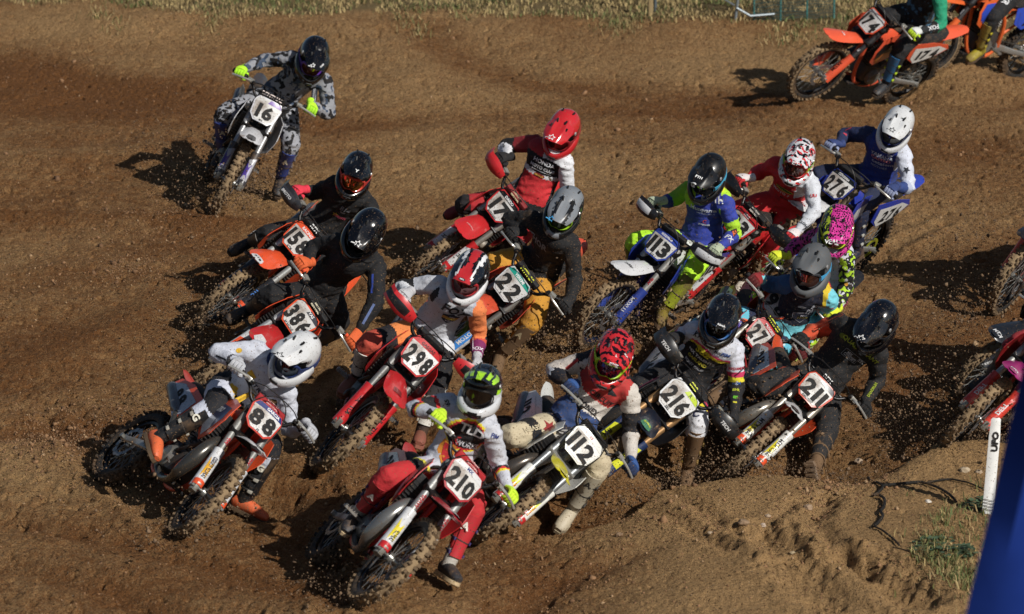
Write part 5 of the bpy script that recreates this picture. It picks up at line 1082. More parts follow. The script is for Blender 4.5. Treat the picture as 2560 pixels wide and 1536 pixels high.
        q = MB(); sl = [(-.082, .024), (-.06, .037), (0, .038), (.04, .040), (.09, .049), (.14, .048), (.18, .036), (.20, .018)]
        ring = [low + dd * a_ * kk + sx * w_ * kk for a_, w_ in sl] + [low + dd * a_ * kk - sx * w_ * kk for a_, w_ in reversed(sl)]
        ring = [p_ - nu * .032 * kk for p_ in ring]; q.poly(ring, .024 * kk)
        for i in range(7): q.box(low - nu * .047 * kk + dd * (-.06 + i * .038) * kk, (.07 * kk, .014, .012), Matrix((sx, dd, nu)).transposed())
        q.v = [tuple(V(v_) - O) for v_ in q.v]; link('sole', q.mesh('sole', [mat(g('sole', '#2a2724'), .8, 0, min(.8, bm_ + .1))]), bt)
        q = MB()   # shin plate + toe cap
        gr = []
        for h, R_ in ((.34, .079), (.27, .074), (.18, .064), (.10, .058), (.05, .060)):
            gr.append([A + su * h * kk + (dd * math.cos(a_) * R_ + sx * math.sin(a_) * R_ * .93) * kk * 1.02 for a_ in np.linspace(-.85, .85, 8)])
        q.sheet(gr, .006, 0); q.v = [tuple(V(v_) - O) for v_ in q.v]
        link('shin_plate', q.mesh('shin_plate', [mat(B[1], .45, 0, bm_)]), bt)
        for h in (.25, .16, .07):
            q = MB(); R_ = float(np.interp(h, [.05, .115, .19, .27], [.056, .058, .064, .071])) * kk
            q.tube([A + su * (h + .006 * math.sin(a_)) * kk + (dd * math.cos(a_) * R_ * 1.06 + sx * math.sin(a_) * R_) for a_ in np.linspace(0, 6.28, 16, endpoint=False)], [(.007 * kk, .0035 * kk)] * 16, 6, 1, closed=True, up=su)
            for sg in (1, -1): q.cbox(A + su * h * kk + sx * sg * (R_ + .003) * .9 + dd * R_ * .45, (.012, .034, .020), Matrix((sx, dd, su)).transposed(), 0)
            q.v = [tuple(V(v_) - O) for v_ in q.v]; link('buckle', q.mesh('buckle', [mat(B[2], .45, 0, bm_), mat('#2c2a28', .7, 0, bm_)]), bt)
        if g('bootp'):
            q = MB(); vw = (cam.location - A).normalized(); na = (vw - su * vw.dot(su)).normalized(); xa = su.cross(na)
            fb = lambda u, v: (A - O) + su * (.26 * kk + v) + xa * u + na * (math.sqrt(max(.0, .0062 - u * u)) + .008)
            decal(q, g('bootp')[0], fb, .05, (0, 0), 0, 0, maxw=.11, bold=.04); link('boot_print', q.mesh('boot_print', [mat(g('bootp')[1], .5, 0, .1)]), bt)
    return pr
# ---------------------------------------------------------------- liveries
OR = '#e04a12'; RD = '#c0101a'; WH = '#cfd0d2'; KB = '#17171a'; BL = '#1f3ca6'; YE = '#dfc80e'; LG = '#b9f215'
BIKES = {
 'b16': dict(c1='#d4d4d8', c2='#4b2f98', c3='#8f9095', num='16', edge='#cfcfd4', fend='#d2d2d6', fend2='#2f2a86', fst='#22222a', guard='#38383e', gst='#a7a7ae', gst2='#4a3590', gtext=' ', forkc='#a8a8aa', ringc='#1a46a8', padt='RENTHAL', frame=KB, tank=KB, low='MX', rfend='#3c3c40', side='#8a8a90', band='#5a2d96', bandfull=0, mud=.4, padtc='#e9d8d2'),
 'b158': dict(c1=OR, c2=KB, c3=WH, num='158', fend=OR, fst=WH, fstp=[(-.05, .10), (.05, .10), (.055, .17), (.02, .20), (-.02, .20), (-.055, .17)], fendt='814', fendtc=KB, fty=.145, guard='#2b2d33', gst='#2b2d33', gtext='UTI', gtc='#4a86d8', gband=OR, hg='#26262a', hg2='#3a3b40', hgt='IMOTO', padt='RFX', band=OR, bandfull=1, bandt='RACING', low='KTM', forkc='#bfc2c0', ringc=OR, mud=.2, gdir=1),
 'b386': dict(c1=OR, c2=KB, c3=WH, num='386', fend='#b4161a', fend2=WH, fst=WH, fendt='1', guard=WH, gst=OR, gtext='KTM', band='#3c3f48', bandfull=0, bandt='YAS', bandx=.03, padt='MILLER|RENTHAL', padtc='#d8cfb0', forkc='#c0c2c2', ringc='#1b54b8', low='AP RACING', gripc=OR, mud=.25),
 'b88': dict(c1=OR, c2='#1b2857', c3=WH, num='88', edge='#c5301a', fend=WH, fend2='#c5301a', fst='#1b2857', guard=WH, gst=WH, gst2='#e2a80c', gtext='PETROGOLD|DUNLOP', gtc='#14162c', gband=OR, band='#1c2d6e', bandt='GARCIA', bandx=.03, padc='#a3141c', padt='RENTHAL|RENTHAL', padtc='#e0a8a4', forkc='#a0a09c', pipe='#55534f', shroud=OR, side=OR, low='FS', sht='PETRO', rfend='#c5301a', ftext='WP', mud=.2, splate='#a9afbc', rim=KB),
 'b298': dict(c1=RD, c2='#1f86cc', c3=KB, num='298', fend=RD, fst='#7c1016', fstp=[(-.05, -.02), (.05, -.02), (.05, .06), (-.05, .06)], guard=RD, gst=RD, gtext='JLC|KIT', gtc='#161214', hg=RD, hg2='#1b1b1e', band=RD, bandt='GASGAS', bandtc='#3a0b0e', forkc='#8c8c8a', ringc='#c45a28', mud=.12, low=' ', plate='#e6e6e6', frame=RD, ftc='#2a90d8', ftext=' '),
 'b17': dict(c1=RD, c2=KB, c3=WH, num='17', fend=RD, fend2=KB, fendtip=1, fendt='H-RACING', fendtc='#d89a9a', fty=.0, fth=.02, guard=RD, gst=WH, gtext='H', hg='#c8141c', hg2='#b8121a', band=KB, bandt='DAIDO', padc='#7d1016', padt='RENTHAL|RENTHAL', padtc='#d8c49a', low='BARRAGAN', forkc='#a6a29a', mud=.2),
 'b22': dict(c1='#cc4526', c2='#7d1016', c3='#2a7fd0', num='22', edge=WH, fend='#cc4526', guard=WH, band='#149a86', bandt='YEREMI', padt='MTR-20', padtc='#d4dc1c', low='R', forkc='#8f8c86', mud=.35, platemud=.4, rim='#2f6a3a', gst='#2a7fd0', gtext='MOTO', gtc=WH),
 'b210': dict(c1=RD, c2=KB, c3=WH, num='210', edge='#a80f22', fend='#a81226', fend2='#a81226', fst='#c9c9cc', fendt='G', fendtc=RD, guard=WH, gst=WH, gst2='#e2cf12', gtext=' |DUNLOP', gtc='#15151a', gband=RD, band=WH, bandt='MX', bandtc='#1c2d6e', padc='#b4121e', padt='RENTHAL|RENTHAL', padtc='#e6b4b0', forkc='#a4a5a4', ringc='#8a8a88', pipe='#8a8a88', shockc=RD, low=' ', ftext='WARP', ftc='#a01822', mud=.15, rim=KB),
 'b112': dict(c1='#dcdcd6', c2='#101014', c3='#2a8ad4', num='112', edge='#e0e0da', plate='#e6e6e2', fend='#d6cc14', fst='#c9c024', fendt='*', fendtc='#5c5c10', guard='#e0e0da', gst='#dfe0d8', gst2='#d8dc20', gtext=' |ECONEX', gtc='#c22418', gband='#b81a1a', band='#e0e0da', bandt='MX85', bandtc='#a01818', bandx=-.03, forkc='#8b8f92', ringc='#b9bbb9', frame='#dcdcd6', pipe='#5c5650', padt=' ', clampc='#a8a8a4', mud=.25, low=' ', ftc='#2a8ad4'),
 'b113': dict(c1='#cfd0d2', c2=BL, c3=YE, num='113', edge='#27409c', fend='#cfd0d2', guard='#263c8c', gst='#263c8c', gtext='LUXOR', gtc=WH, hg='#1d1d20', hg2='#dcdde0', band='#27409c', bandt='HUSQVARNA', fendt='REDD', fendtc=KB, fty=.0, fth=.03, forkc='#b4b2ac', ringc='#1b3f9c', ftext='WP', ftc='#a01822', shroud=BL, side='#27409c', rfend=YE, low='814', rim='#2c3658', mud=.22, sht='FE', frame='#27409c'),
 'b93': dict(c1=RD, c2=KB, c3='#e6863a', num='93', edge=RD, fend=RD, guard=RD, gst=WH, gtext='SP', hg='#1c1c1f', padt='RENTHAL|RENTHAL', padtc='#e6dcd0', band=RD, bandt='HRC', forkc='#a19f98', ftext='FACTORY', low=' ', mud=.25, shroud=RD),
 'b276': dict(c1='#2038a4', c2=WH, c3='#2a6ad0', num='276', edge='#1e2f7c', fend=WH, fend2='#2038a4', fst='#d6d8dc', fendt='MARCO', fendtc='#8a1418', guard='#2038a4', band='#1b2222', bandt='COSTA DORADA', forkc='#6b5e4c', ringc='#3f3a33', side='#2038a4', rfend='#2038a4', low='YAMAHA', mud=.2, spr='#c4c82a'),
 'b98': dict(c1=OR, c2=KB, c3='#c23078', num='98', fend='#ea5a16', fst='#6a5ab8', fendt='KTM', fendtc=WH, guard=OR, gst=WH, gtext='MX', band=OR, bandfull=1, rfend='#1c1c20', side='#c23078', splate='#c23078', forkc='#a19f98', ringc='#e08a28', low=' ', mud=.2, padt='RENTHAL', plate='#c9c4bf'),
 'b274': dict(c1=RD, c2=WH, c3=KB, num='274', edge='#b4121e', fend='#b4121e', fend2=WH, fst='#b4121e', fendt='RACING', fth=.02, guard=RD, gst=WH, gtext='GAS', band='#b4121e', bandt='PROGRES', bandtc=WH, padc='#1c1c1e', padt='MTR-20', padtc='#d4dc1c', forkc='#a19f98', ringc='#8d4f3a', low=' ', mud=.25),
 'b216': dict(c1='#22242a', c2='#c8226e', c3=YE, num='216', edge='#e0e2e4', fend='#172030', fend2='#cc2a78', fst='#2a7a58', fendt='SB2', fendtc='#cfd71c', guard='#20345c', gst='#d8dc20', gtext='YFR', hg='#1a1b1d', hg2='#2b2c2f', hgt='TECH', band='#b8d01a', bandfull=0, bandt='R', bandx=.04, bandtc=KB, forkc='#b28a5c', ringc='#a8a6a0', padt='SB2', padtc='#d4dc1c', low='SB2', mud=.25, frame='#2a2a2e', side='#cfcfd2', pipe='#4a4642'),
 'b211': dict(c1=OR, c2=KB, c3=WH, num='211', edge='#c93c14', fend=WH, fend2='#d2441a', fst='#1b1d22', fendt='KTM', fendtc=WH, guard='#dcdcd8', gst='#dcdcd8', gst2='#e0d21a', gtext='KTM|DUNLOP', gtc='#17171a', gband=OR, band='#2c2f3c', bandfull=0, bandt='MX', padt='RFX', forkc='#a7a196', ringc='#8f8b84', pipe='#8b857b', low='MARC FONT', mud=.35, platemud=.4, rim='#2b4a8c'),
 'b174': dict(c1='#e0532c', c2=KB, c3='#c8782a', num='174', edge='#dd4f2a', fend='#e0532c', guard='#e0532c', gst='#e0532c', gtext='MITAS', gtc='#3a1208', forkc='#4b4b4d', ringc='#2c2c2e', ftext='JC', ftc=WH, seatc='#17171a', side='#e0532c', rfend='#e0532c', low=' ', pipe='#5c5a57', fendt='KTM', fty=-.05, fth=.02, mud=.1, rim=KB, sht='KTM', frame='#e0532c', padt=' ', shockc=WH),
 'bfx': dict(c1='#e2601c', c2='#1f48c0', c3='#27409c', num='293', edge='#e2601c', fend='#e2601c', guard='#e2601c', gst='#e2601c', gtext='KTM', gtc=KB, forkc='#4b4b4d', ftext='WP', ftc=WH, side='#1f48c0', splate='#1f48c0', rfend='#e2601c', frame='#e2601c', mud=.15, rim=KB),
 'bra': dict(c1=OR, c2=KB, c3=WH, num='51', fend='#1c1c20', guard=OR, forkc='#8a8a88'),
 'brb': dict(c1='#1e2024', c2=OR, c3=WH, num='29', fend='#1c2027', fst='#1c2027', fendt='KTM', fendtc=WH, fty=.12, guard=WH, gst=WH, gtext='KTM', forkc='#a0a09c', frame=OR),
 'brc': dict(c1='#8c1018', c2=KB, c3=WH, num='7', fend='#98186a', fst='#98186a', fendt='FIM', fendtc=WH, fty=.10, guard='#c83020', gst='#c83020', gtext='DEFT', gtc=WH, forkc='#a0a09c', plate=WH, edge=RD),
}
FR = lambda w: w > .02
def J16(nm, sd, t, u, v, w): return ('#8d8f96', 'camo', '#101116', '#38485f', 1.3)
def solid(c): return lambda *a: c
def J88(nm, sd, t, u, v, w):
    if nm == 'torso': return '#15161c' if v < .15 + .10 * (u + .1) else '#c4c8d4'
    if nm == 'fa' and .75 < t < .83: return '#30323c'
    return '#c4c8d4'
def P88(nm, sd, t, u, v, w):
    if nm == 'waist': return '#15161c'
    if nm == 'th': return '#17181e' if (t > .72 and w > .0) or t < .35 else '#cfd4e4'
    return '#1b1c20' if t > .35 else '#cfd4e4'
def J298(nm, sd, t, u, v, w):
    if nm == 'torso': return '#24252a' if abs(u) > .15 and v > .34 and w > -.02 else ('#bfc2ca' if v < .40 or abs(u) < .08 else '#aab0be')
    if sd == 'R': return '#d9dbe0' if nm == 'fa' else ('#17171a' if .55 < t else '#c3c6ce')
    if nm == 'ua': return '#e07a3c' if t < .85 else '#1b1720'
    return '#1b1720' if t < .12 else ('#c2462e' if t < .35 else '#7a1c5a')
def P298(nm, sd, t, u, v, w):
    if nm == 'waist': return '#ccced4'
    if sd == 'R': return ('#e0813c' if t < .55 else '#1c1a20' if t < .82 else '#c04630') if nm == 'th' else '#8a2a2a'
    return ('#d6d8dc' if t < .6 or w < .02 else '#18181c') if nm == 'th' else ('#17171b' if t < .18 else '#cfcfcc')
def J17(nm, sd, t, u, v, w):
    if nm == 'torso':
        if v > .42: return '#a31420' if u > .03 else '#cfd0d4'
        if v > .27 + .15 * abs(u): return '#17171b'
        if v > .25: return '#cfd0d4'
        return '#c21420' if abs(u) < .13 else '#17171b'
    if nm == 'ua': return ('#8e1622' if t < .6 else '#17171b') if sd == 'R' else ('#dcdde2' if t < .85 else '#c21420')
    return '#dcdde2' if sd == 'R' and t > .1 else '#17171b'
def P17(nm, sd, t, u, v, w): return '#17171b' if nm == 'waist' or (nm == 'th' and t < .62) else ('#b01822' if nm == 'th' and t < .9 else '#201c1e')
def J210(nm, sd, t, u, v, w):
    if nm == 'torso':
        if v < .08: return '#b01420'
        r = math.hypot(u / .125, (v - .35) / .115)
        if w < .0: return '#c0c3cd'
        return '#17171c' if r < .85 else ('#c01820' if r < .97 else ('#e6d418' if r < 1.08 else '#c0c3cd'))
    if nm == 'ua' :
        if sd == 'R': return '#17171c' if .5 < t < .8 else ('#c01820' if .8 <= t < .88 or .42 < t <= .5 else '#c0c3cd')
        return '#c0c3cd'
    a = abs(t - .18) if sd == 'L' else abs(t - .1)
    return '#17171c' if a < .14 else ('#c01820' if a < .2 else ('#e6d418' if a < .26 else '#c0c3cd'))
def P210(nm, sd, t, u, v, w):
    if nm == 'waist': return '#b01420' if abs(u) > .07 else '#c9c4d4'
    if nm == 'th' and sd == 'R': return '#b9141e' if t > .58 else ('#17171c' if .36 < t < .58 else ('#d6cf3a' if .30 < t <= .36 else '#c9c6d6'))
    return '#b9141e'
def J112(nm, sd, t, u, v, w):
    if nm == 'torso': return '#b32a28' if v > .27 + .9 * max(0, abs(u) - .10) else ('#cfc9c2' if v > .17 else '#2c4474')
    if nm == 'ua': return ('#c8bfb6' if w > .0 or t > .3 else '#23232a') if sd == 'R' else ('#c8c2ba' if t < .45 else '#1b1b20')
    return '#1c1e28' if (sd == 'R') else ('#17171b' if w < .1 and t < .0 else '#c8c2ba')
def P112(nm, sd, t, u, v, w): return '#1d2030' if nm == 'waist' or (nm == 'th' and t < .22) else ('#17171b' if nm == 'th' and .55 < t < .74 and sd == 'R' else '#c2b496')
def J113(nm, sd, t, u, v, w):
    if nm == 'torso': return '#a8d818' if (v > .36 and abs(u) > .09) or (u < -.13 and v > .2) else ('#26399c' if v > .08 else '#dfe4e0')
    if sd == 'R': return '#7fb818' if nm == 'ua' else ('#24308c' if t < .45 else '#26379a')
    if nm == 'ua': return '#26399c' if t < .55 else '#a8d818'
    return '#a8d818' if t < .12 else '#26379a'
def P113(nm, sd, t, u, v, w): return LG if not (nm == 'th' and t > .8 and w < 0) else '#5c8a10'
def J93(nm, sd, t, u, v, w):
    if nm == 'torso': return '#d8dce4' if u < -.06 and v > .26 - (u + .06) * .5 else '#c8141c'
    return '#c8141c' if sd == 'R' else '#c8ccd4'
def J276(nm, sd, t, u, v, w):
    if nm == 'torso': return '#c3c9d6' if u < -.11 and v > .22 else ('#22346e' if abs(u) > .12 else '#1d3488')
    if nm == 'ua': return ('#1b2850' if sd == 'R' else ('#c9cedc' if w > -.05 else '#1b2850'))
    return '#1b2850' if sd == 'R' else ('#aab2c8' if t < .45 else '#27407c')
def J98(nm, sd, t, u, v, w):
    if nm == 'torso': return '#c8c8d6'
    if sd == 'R': return ('#c2308c', 'leo', '#12101a', '#12101a', 1.3)
    return ('#15171a', 'camo', '#b0d81c', '#c8c8d0', 1.8)
def J274(nm, sd, t, u, v, w):
    if nm == 'torso':
        if v > .38 and u < -.05: return '#d4b818' if u > -.13 else '#b42a20'
        return '#171c2e' if v > .15 and (u > -.07) else '#6fc4d2'
    if sd == 'R': return '#2e5a86' if not (nm == 'fa' and t > .8) else '#74c8d4'
    return '#6fc8d6' if not (nm == 'fa') else '#58b4c8'
def P274(nm, sd, t, u, v, w): return '#1a2340' if nm == 'waist' or (nm == 'th' and t < .70) else '#5ab4cc'
def J216(nm, sd, t, u, v, w):
    if nm == 'torso':
        k = v + .25 * -u * .0 + .20 * u
        return '#bfc2cc' if v > .405 + u * .12 else ('#c22058' if v > .385 + u * .12 else ('#d8c814' if v > .36 + u * .12 else '#17171b'))
    if nm == 'ua': return '#c9ccd8' if t < .62 else ('#c22058' if t < .74 else ('#d8c814' if t < .88 else '#17171b'))
    return '#17171b'
def P216(nm, sd, t, u, v, w):
    if nm == 'waist' or (nm == 'th' and t < .6): return '#17171b'
    if sd == 'R': return '#17171b'
    if nm == 'th': return '#c22058' if t < .68 else ('#d8c814' if t < .8 else '#cfd0d6')
    return '#cfd0d6' if t < .25 else '#6a4a2e'
def J211(nm, sd, t, u, v, w):
    if sd == 'R' and (nm == 'ua' and t > .3 or nm == 'fa'): return '#c4431a'
    return '#1c1c1e'
def J174(nm, sd, t, u, v, w):
    if nm == 'ua' and u < -.1 or nm == 'fa' and t < .25: return '#12906a'
    return ('#1d2226', 'camo', '#0f1114', '#3f6a86', 1.3)
def J386(nm, sd, t, u, v, w): return '#1c3c78' if sd == 'R' and nm == 'fa' and t < .5 and w > .03 else '#131316'
# helmet paint
one = lambda *a: 0
def z88(x, y, z, p): return 0
def z298(x, y, z, p):
    if p == 'peak': return 1 if (abs(x) < .016 + max(0, y - .05) * .25 and y > .02) else (2 if .045 < abs(x) < .062 else 0)
    if p == 'chin': return 2
    return 2 if (z < -.03 or .05 < abs(x) < .075 and z > .05) else (0 if z < .1 or abs(x) > .03 else 1)
def z210(x, y, z, p):
    if p == 'peak': return 1 if (abs(x) > .082 or (y > .10 and y < .20 and abs(abs(x) - .055) < .012) or (y > .11 and abs(x) < .020)) else 0
    if p == 'chin': return 2 if z > -.115 else 0
    return 1 if abs(x) > .1 and -.02 < z < .02 and y > 0 else 0
def z112(x, y, z, p):
    if p == 'peak': return 1 if (y > .18 or abs(x) > .06 and abs(x) < .09) else (1 if abs(math.sin(x * 60 + y * 12)) > .86 else 0)
    if p == 'chin': return 0
    return 1 if math.sin(x * 45 + z * 18) > .35 and z > .0 else 0
def z93(x, y, z, p):
    s = math.sin(x * 55 + y * 40) + math.sin(z * 60 + y * 35 + 1.3)
    if p == 'chin': return 0
    return 1 if s > .55 else (2 if s < -1.1 or (y > .15 and p == 'peak') else 0)
def z98(x, y, z, p): return 1 if x > .062 else 0
def z22(x, y, z, p): return 1 if (abs(abs(x) - .05) < .012 and p == 'peak') or (p == 'chin' and abs(x) > .05) or (p == 'shell' and abs(x) > .095 and z > -.03) else 0
def z276(x, y, z, p): return 1 if p == 'shell' and z < -.02 and abs(x) > .09 else 0
def z158(x, y, z, p): return 0
STAR = ('*', 'peak', .024, .005, -.018, 0)
H_ = dict
RIDERS = {
 'b16': dict(jersey=J16, pants=lambda *a: ('#95979e', 'camo', '#0d0e12', '#0f1218', 1.5), neckc='#22242a', glove=LG, glove2='#a8e410', boot=['#2c4488', '#26408e', '#5a5c68', '#1c1c20'], bootmud=.45, bootp=('A', '#d8cfb8'), mud=.15,
    helmet=H_(cols=['#08080b', '#4a2392', '#0b0b0e'], zone=lambda x, y, z, p: 1 if p == 'shell' and x < -.085 and abs(z + .0) < .055 and y > -.08 else 0, gog='#5a2a9c', lens='#6b4030', strap='#3a1c80', text=[('*', 'peak', .02, -.045, -.02, 0), ('KLASS', 'peak', .013, .03, -.005, 0, 1.0)], tcols=['#e8e8e8']),
    prints=[('o', (.030, .022), 'chest', .13, .37, 0, '#20242e'), ('t', 'RIDE', 'chest', .13, .37, .012, '#c9ccd4')]),
 'b158': dict(jersey=solid('#141416'), pants=solid('#17171a'), glove='#d81f3c', boot=['#202022', '#2a2a2c', '#77777a'],
    helmet=H_(cols=['#070709'], zone=one, gog='#d8402c', lens='#a8641c', lensm=.8, strap='#b82a24', text=[('Y', 'peak', .034, 0, .01, 0), ('Y', 'chin', .012, 0, 0, 0)], tcols=['#e8e8e8']),
    prints=[('t', '814', 'chest', .0, .34, .035, '#6f6f74'), ('t', 'GRIP', 'chest', .0, .305, .014, '#8a8a90'), ('p', star(-.035, .25, .024), 'chest', 0, 0, 0, '#b89a1e'), ('t', 'EVENTS', 'chest', .01, .245, .018, '#a8344c')]),
 'b386': dict(jersey=J386, pants=solid('#131316'), glove='#d2581a', boot=['#202022', '#2a2a2c', '#77777a'], fat=1.06,
    helmet=H_(cols=['#08080b'], zone=one, lens='#14100e', strap='#202024', text=[('*', 'peak', .026, -.01, -.03, 0)], tcols=['#e8e8e8']),
    prints=[('t', 'FX', 'chest', .04, .36, .03, '#77777c'), ('r', (.075, .003), 'chest', .03, .335, 0, '#6a6a70'), ('r', (.075, .003), 'chest', .035, .325, 0, '#6a6a70'), ('o', (.02, .024), 'chest', .085, .33, 0, '#a8aab0'), ('o', (.013, .016), 'chest', .085, .33, 0, '#20304c', 0, None, .008), ('t', '22', 'chest', .085, .295, .018, '#b8b8be'), ('r', (.018, .16), 'foreL', 0, .12, 0, '#5d6f9c'), ('r', (.014, .14), 'armL', .035, .19, 0, '#22409a')]),
 'b88': dict(jersey=J88, pants=P88, glove='#b4b6bc', glove2='#b4b6bc', neckc='#20305c', boot=['#1c1c1e', '#1c1c1e', '#b8b4a8', '#d8602c'], bootmud=.3, bootp=('G', '#e0dccc'), sole='#5c4a36',
    helmet=H_(cols=['#d0d2d4', '#1c2c58'], zone=lambda x, y, z, p: 1 if p == 'shell' and z < .0 and y > .02 else 0, gog='#1c2c5c', lens='#16283c', lensm=.7, strap='#203468', text=[('*', 'peak', .03, -.005, -.035, 0)], tcols=[KB]),
    prints=[('r', (.06, .055), 'chest', -.055, .36, 0, '#d8ac1a'), ('t', 'PETRO', 'chest', .03, .34, .036, '#1a1e3c'), ('t', 'GOLD', 'chest', .045, .295, .02, '#8a7a2a'), ('r', (.17, .05), 'chest', .0, .21, 0, '#d8ac1a', 35), ('o', (.016, .02), 'armR', 0, .12, 0, '#d8ac1a'), ('r', (.012, .10), 'foreR', .012, .14, 0, '#26262e'), ('t', 'Z', 'armL', 0, .06, .02, '#20242e')]),
 'b298': dict(jersey=J298, pants=P298, glove='#b4b4b8', boot=['#3a2c2a', '#d8d4cc', '#b0a898', '#8a5040'], bootmud=.4, neckc='#1b1b20', sole='#9a5a48',
    helmet=H_(cols=['#11131a', '#b3161e', '#dedfe2'], zone=z298, gog='#b01c22', lens='#5a1418', lensm=.7, strap='#1b1b20', text=[('oval', 'peak', .013, 0, -.035, 1), ('BELL', 'peak', .011, 0, -.035, 0, 0)], tcols=['#e8e8e8', '#23242a']),
    prints=[('t', 'FOX', 'chest', .0, .385, .06, '#1a1a1f', -3, .24), ('p', [(-.05, .26), (-.065, .32), (0, .345), (.065, .32), (.05, .26), (0, .225)], 'chest', 0, 0, 0, '#1d1f38'), ('r', (.115, .032), 'chest', 0, .29, 0, '#b8862c', 0, None, .008), ('t', 'TEAM', 'chest', 0, .29, .022, '#d8c040', 0, None, .012), ('t', 'FAVO', 'chest', 0, .318, .012, '#d8d8dc', 0, None, .011), ('t', 'RUEDA', 'chest', 0, .262, .012, '#d8d8dc', 0, None, .011), ('t', 'FOX', 'foreL', 0, .17, .03, '#dcd2dc', 180), ('t', 'FX', 'foreR', 0, .12, .02, '#26262c')]),
 'b17': dict(jersey=J17, pants=P17, glove='#1b1b1e', boot=['#8a1c20', '#202024', '#b8b8b4'], neckc='#b8161e',
    helmet=H_(cols=['#c0101a', '#8c0c14'], zone=lambda x, y, z, p: 1 if p == 'shell' and z < .05 else 0, gog='#8c1016', lens='#1c1512', strap='#9c141c', text=[('*', 'peak', .028, -.01, -.02, 0), ('ALPHA', (2.3, .75), .022, 0, 0, 0)], tcols=['#e8e8e8']),
    prints=[('t', 'HONDA', 'chest', .0, .375, .03, '#d8dade'), ('t', 'MOTO CLUB', 'chest', 0, .325, .022, '#c8c8cc'), ('o', (.045, .016), 'chest', 0, .26, 0, '#8e1018'), ('t', 'ESPARZA', 'chest', 0, .26, .014, '#d8b44a', 0, None, .009), ('t', 'RSA', 'chest', -.09, .28, .02, '#d8dade'), ('r', (.16, .004), 'chest', 0, .295, 0, '#d8dade'), ('r', (.05, .01), 'foreL', 0, .02, 0, '#c21420'), ('t', 'Rodax', 'foreR', 0, .10, .02, '#20242a', 90)]),
 'b22': dict(jersey=solid('#151517'), pants=solid('#c48a1e'), mud=.28, glove='#1a1a1c', boot=['#5a4028', '#4c3824', '#6a543a'], bootmud=.85, bootp=('A', '#a89878'), sole='#2c2218', fat=1.04,
    helmet=H_(cols=['#7d8288', '#14161a'], zone=z22, rough=.35, gog='#a8dc14', lens='#3a4a10', strap='#20242a', text=[('STARS', 'peak', .014, -.06, .06, 1, 1.2), ('STARS', 'peak', .014, .06, .06, 1, -1.2), ('p', 'peak', 0, 0, 0, 0)] [:2] + [('*', 'peak', .022, -.045, -.045, 0)], tcols=['#3aa0dc', '#15161a']),
    prints=[('t', 'THOR', 'chest', .0, .36, .05, '#8f9092', 0, .17), ('t', 'LOUD', 'chest', -.07, .26, .022, '#a42a24'), ('r', (.03, .004), 'chest', .03, .22, 0, '#8f9092')]),
 'b210': dict(jersey=J210, pants=P210, glove='#c2e61c', glove2='#c2e61c', boot=['#c2beb6', '#b8202c', '#3a3064', '#2a2a2e'], bootmud=.3, bootp=('A', '#e6e0d8'), neckc='#1a1a1e', sole='#c9b088',
    helmet=H_(cols=['#171c24', '#a8e016', '#c9ccd0'], zone=z210, gog='#17181c', lens='#150f10', strap='#c6c8cc', text=[('poly', 'peak', [(0, -.03), (.03, .05), (0, .035), (-.03, .05)], 0, 0, 0)], tcols=['#a8e016', KB]),
    prints=[('t', 'TLD', 'chest', .0, .385, .05, '#dcdce0', 0, .15), ('t', 'WORKS', 'chest', .02, .275, .034, '#cfcfd6', 0, .13), ('t', 'X', 'chest', -.06, .285, .045, '#c01820'), ('t', 'FIM', 'chest', .135, .42, .02, '#2a3a7a'), ('p', [(-.11, .25), (-.03, .24), (-.02, .14), (-.07, .10), (-.12, .16)], 'chest', 0, 0, 0, '#d88a1c'), ('p', [(-.10, .23), (-.05, .23), (-.03, .13), (-.06, .11), (-.09, .15)], 'chest', 0, 0, 0, '#c01820', 0, None, .008), ('t', '65', 'armR', 0, .07, .03, '#20242e')]),
 'b112': dict(jersey=J112, pants=P112, mud=.3, glove='#27508e', glove2='#1c2c50', boot=['#b8ac94', '#c2b8a2', '#3a3836', '#b8ac94'], bootmud=.35, bootp=('A', '#2c2c2c'), sole='#b0a488', neckc='#1a1416',
    helmet=H_(cols=[('#c4141e', 'camo', '#14060a', '#2a080c')], zone=one, gog='#a8dc14', lens='#5a2c5a', lensm=.8, strap='#a8dc14', text=[('MOUSSE', 'peak', .012, 0, -.05, 0), ('L', 'peak', .02, 0.0, .02, 0), ('MX', 'peak', .014, .06, .06, 0)], tcols=['#e8e8e8']),
    prints=[('p', [(.0, .40), (.09, .37), (.03, .345)], 'chest', 0, 0, 0, '#26262c'), ('t', 'CIRCUIT', 'chest', .02, .30, .03, '#2c1c20'), ('t', 'ECONEX', 'chest', -.02, .20, .03, '#2a2a30'), ('r', (.02, .10), 'armR', .0, .12, 0, '#b32a28', 20), ('t', 'M', 'foreR', 0, .05, .05, '#c9ccd4'), ('t', 'SEVEN', 'thighR', .02, .30, .035, '#c2b496', 90), ('p', star(0, .16, .06), 'thighR', 0, 0, 0, '#8c1c20')]),
 'b113': dict(jersey=J113, pants=P113, mud=.18, glove='#a9b49a', glove2='#8f9a84', boot=['#7a6a22', '#9aa41c', '#c4b480'], bootmud=.6, neckc='#1a1c1c', brace='#d4d818',
    helmet=H_(cols=['#0c0d10', '#2a86b4'], zone=lambda x, y, z, p: 1 if p == 'shell' and x < -.09 and -.06 < z < -.01 and y > -.1 else 0, rough=.35, coat=.3, gog='#202226', lens='#555a60', lensm=.8, peak=.26, strap='#3aa8d0', text=[('FTH', 'peak', .024, -.01, .03, 0), ('oval', 'peak', .011, -.02, -.04, 0), ('BELL', 'peak', .011, -.02, -.04, 1), ('FASTHOUSE', (-.5, .55), .02, .0, -.02, 0)], tcols=['#e8e8e8', KB]),
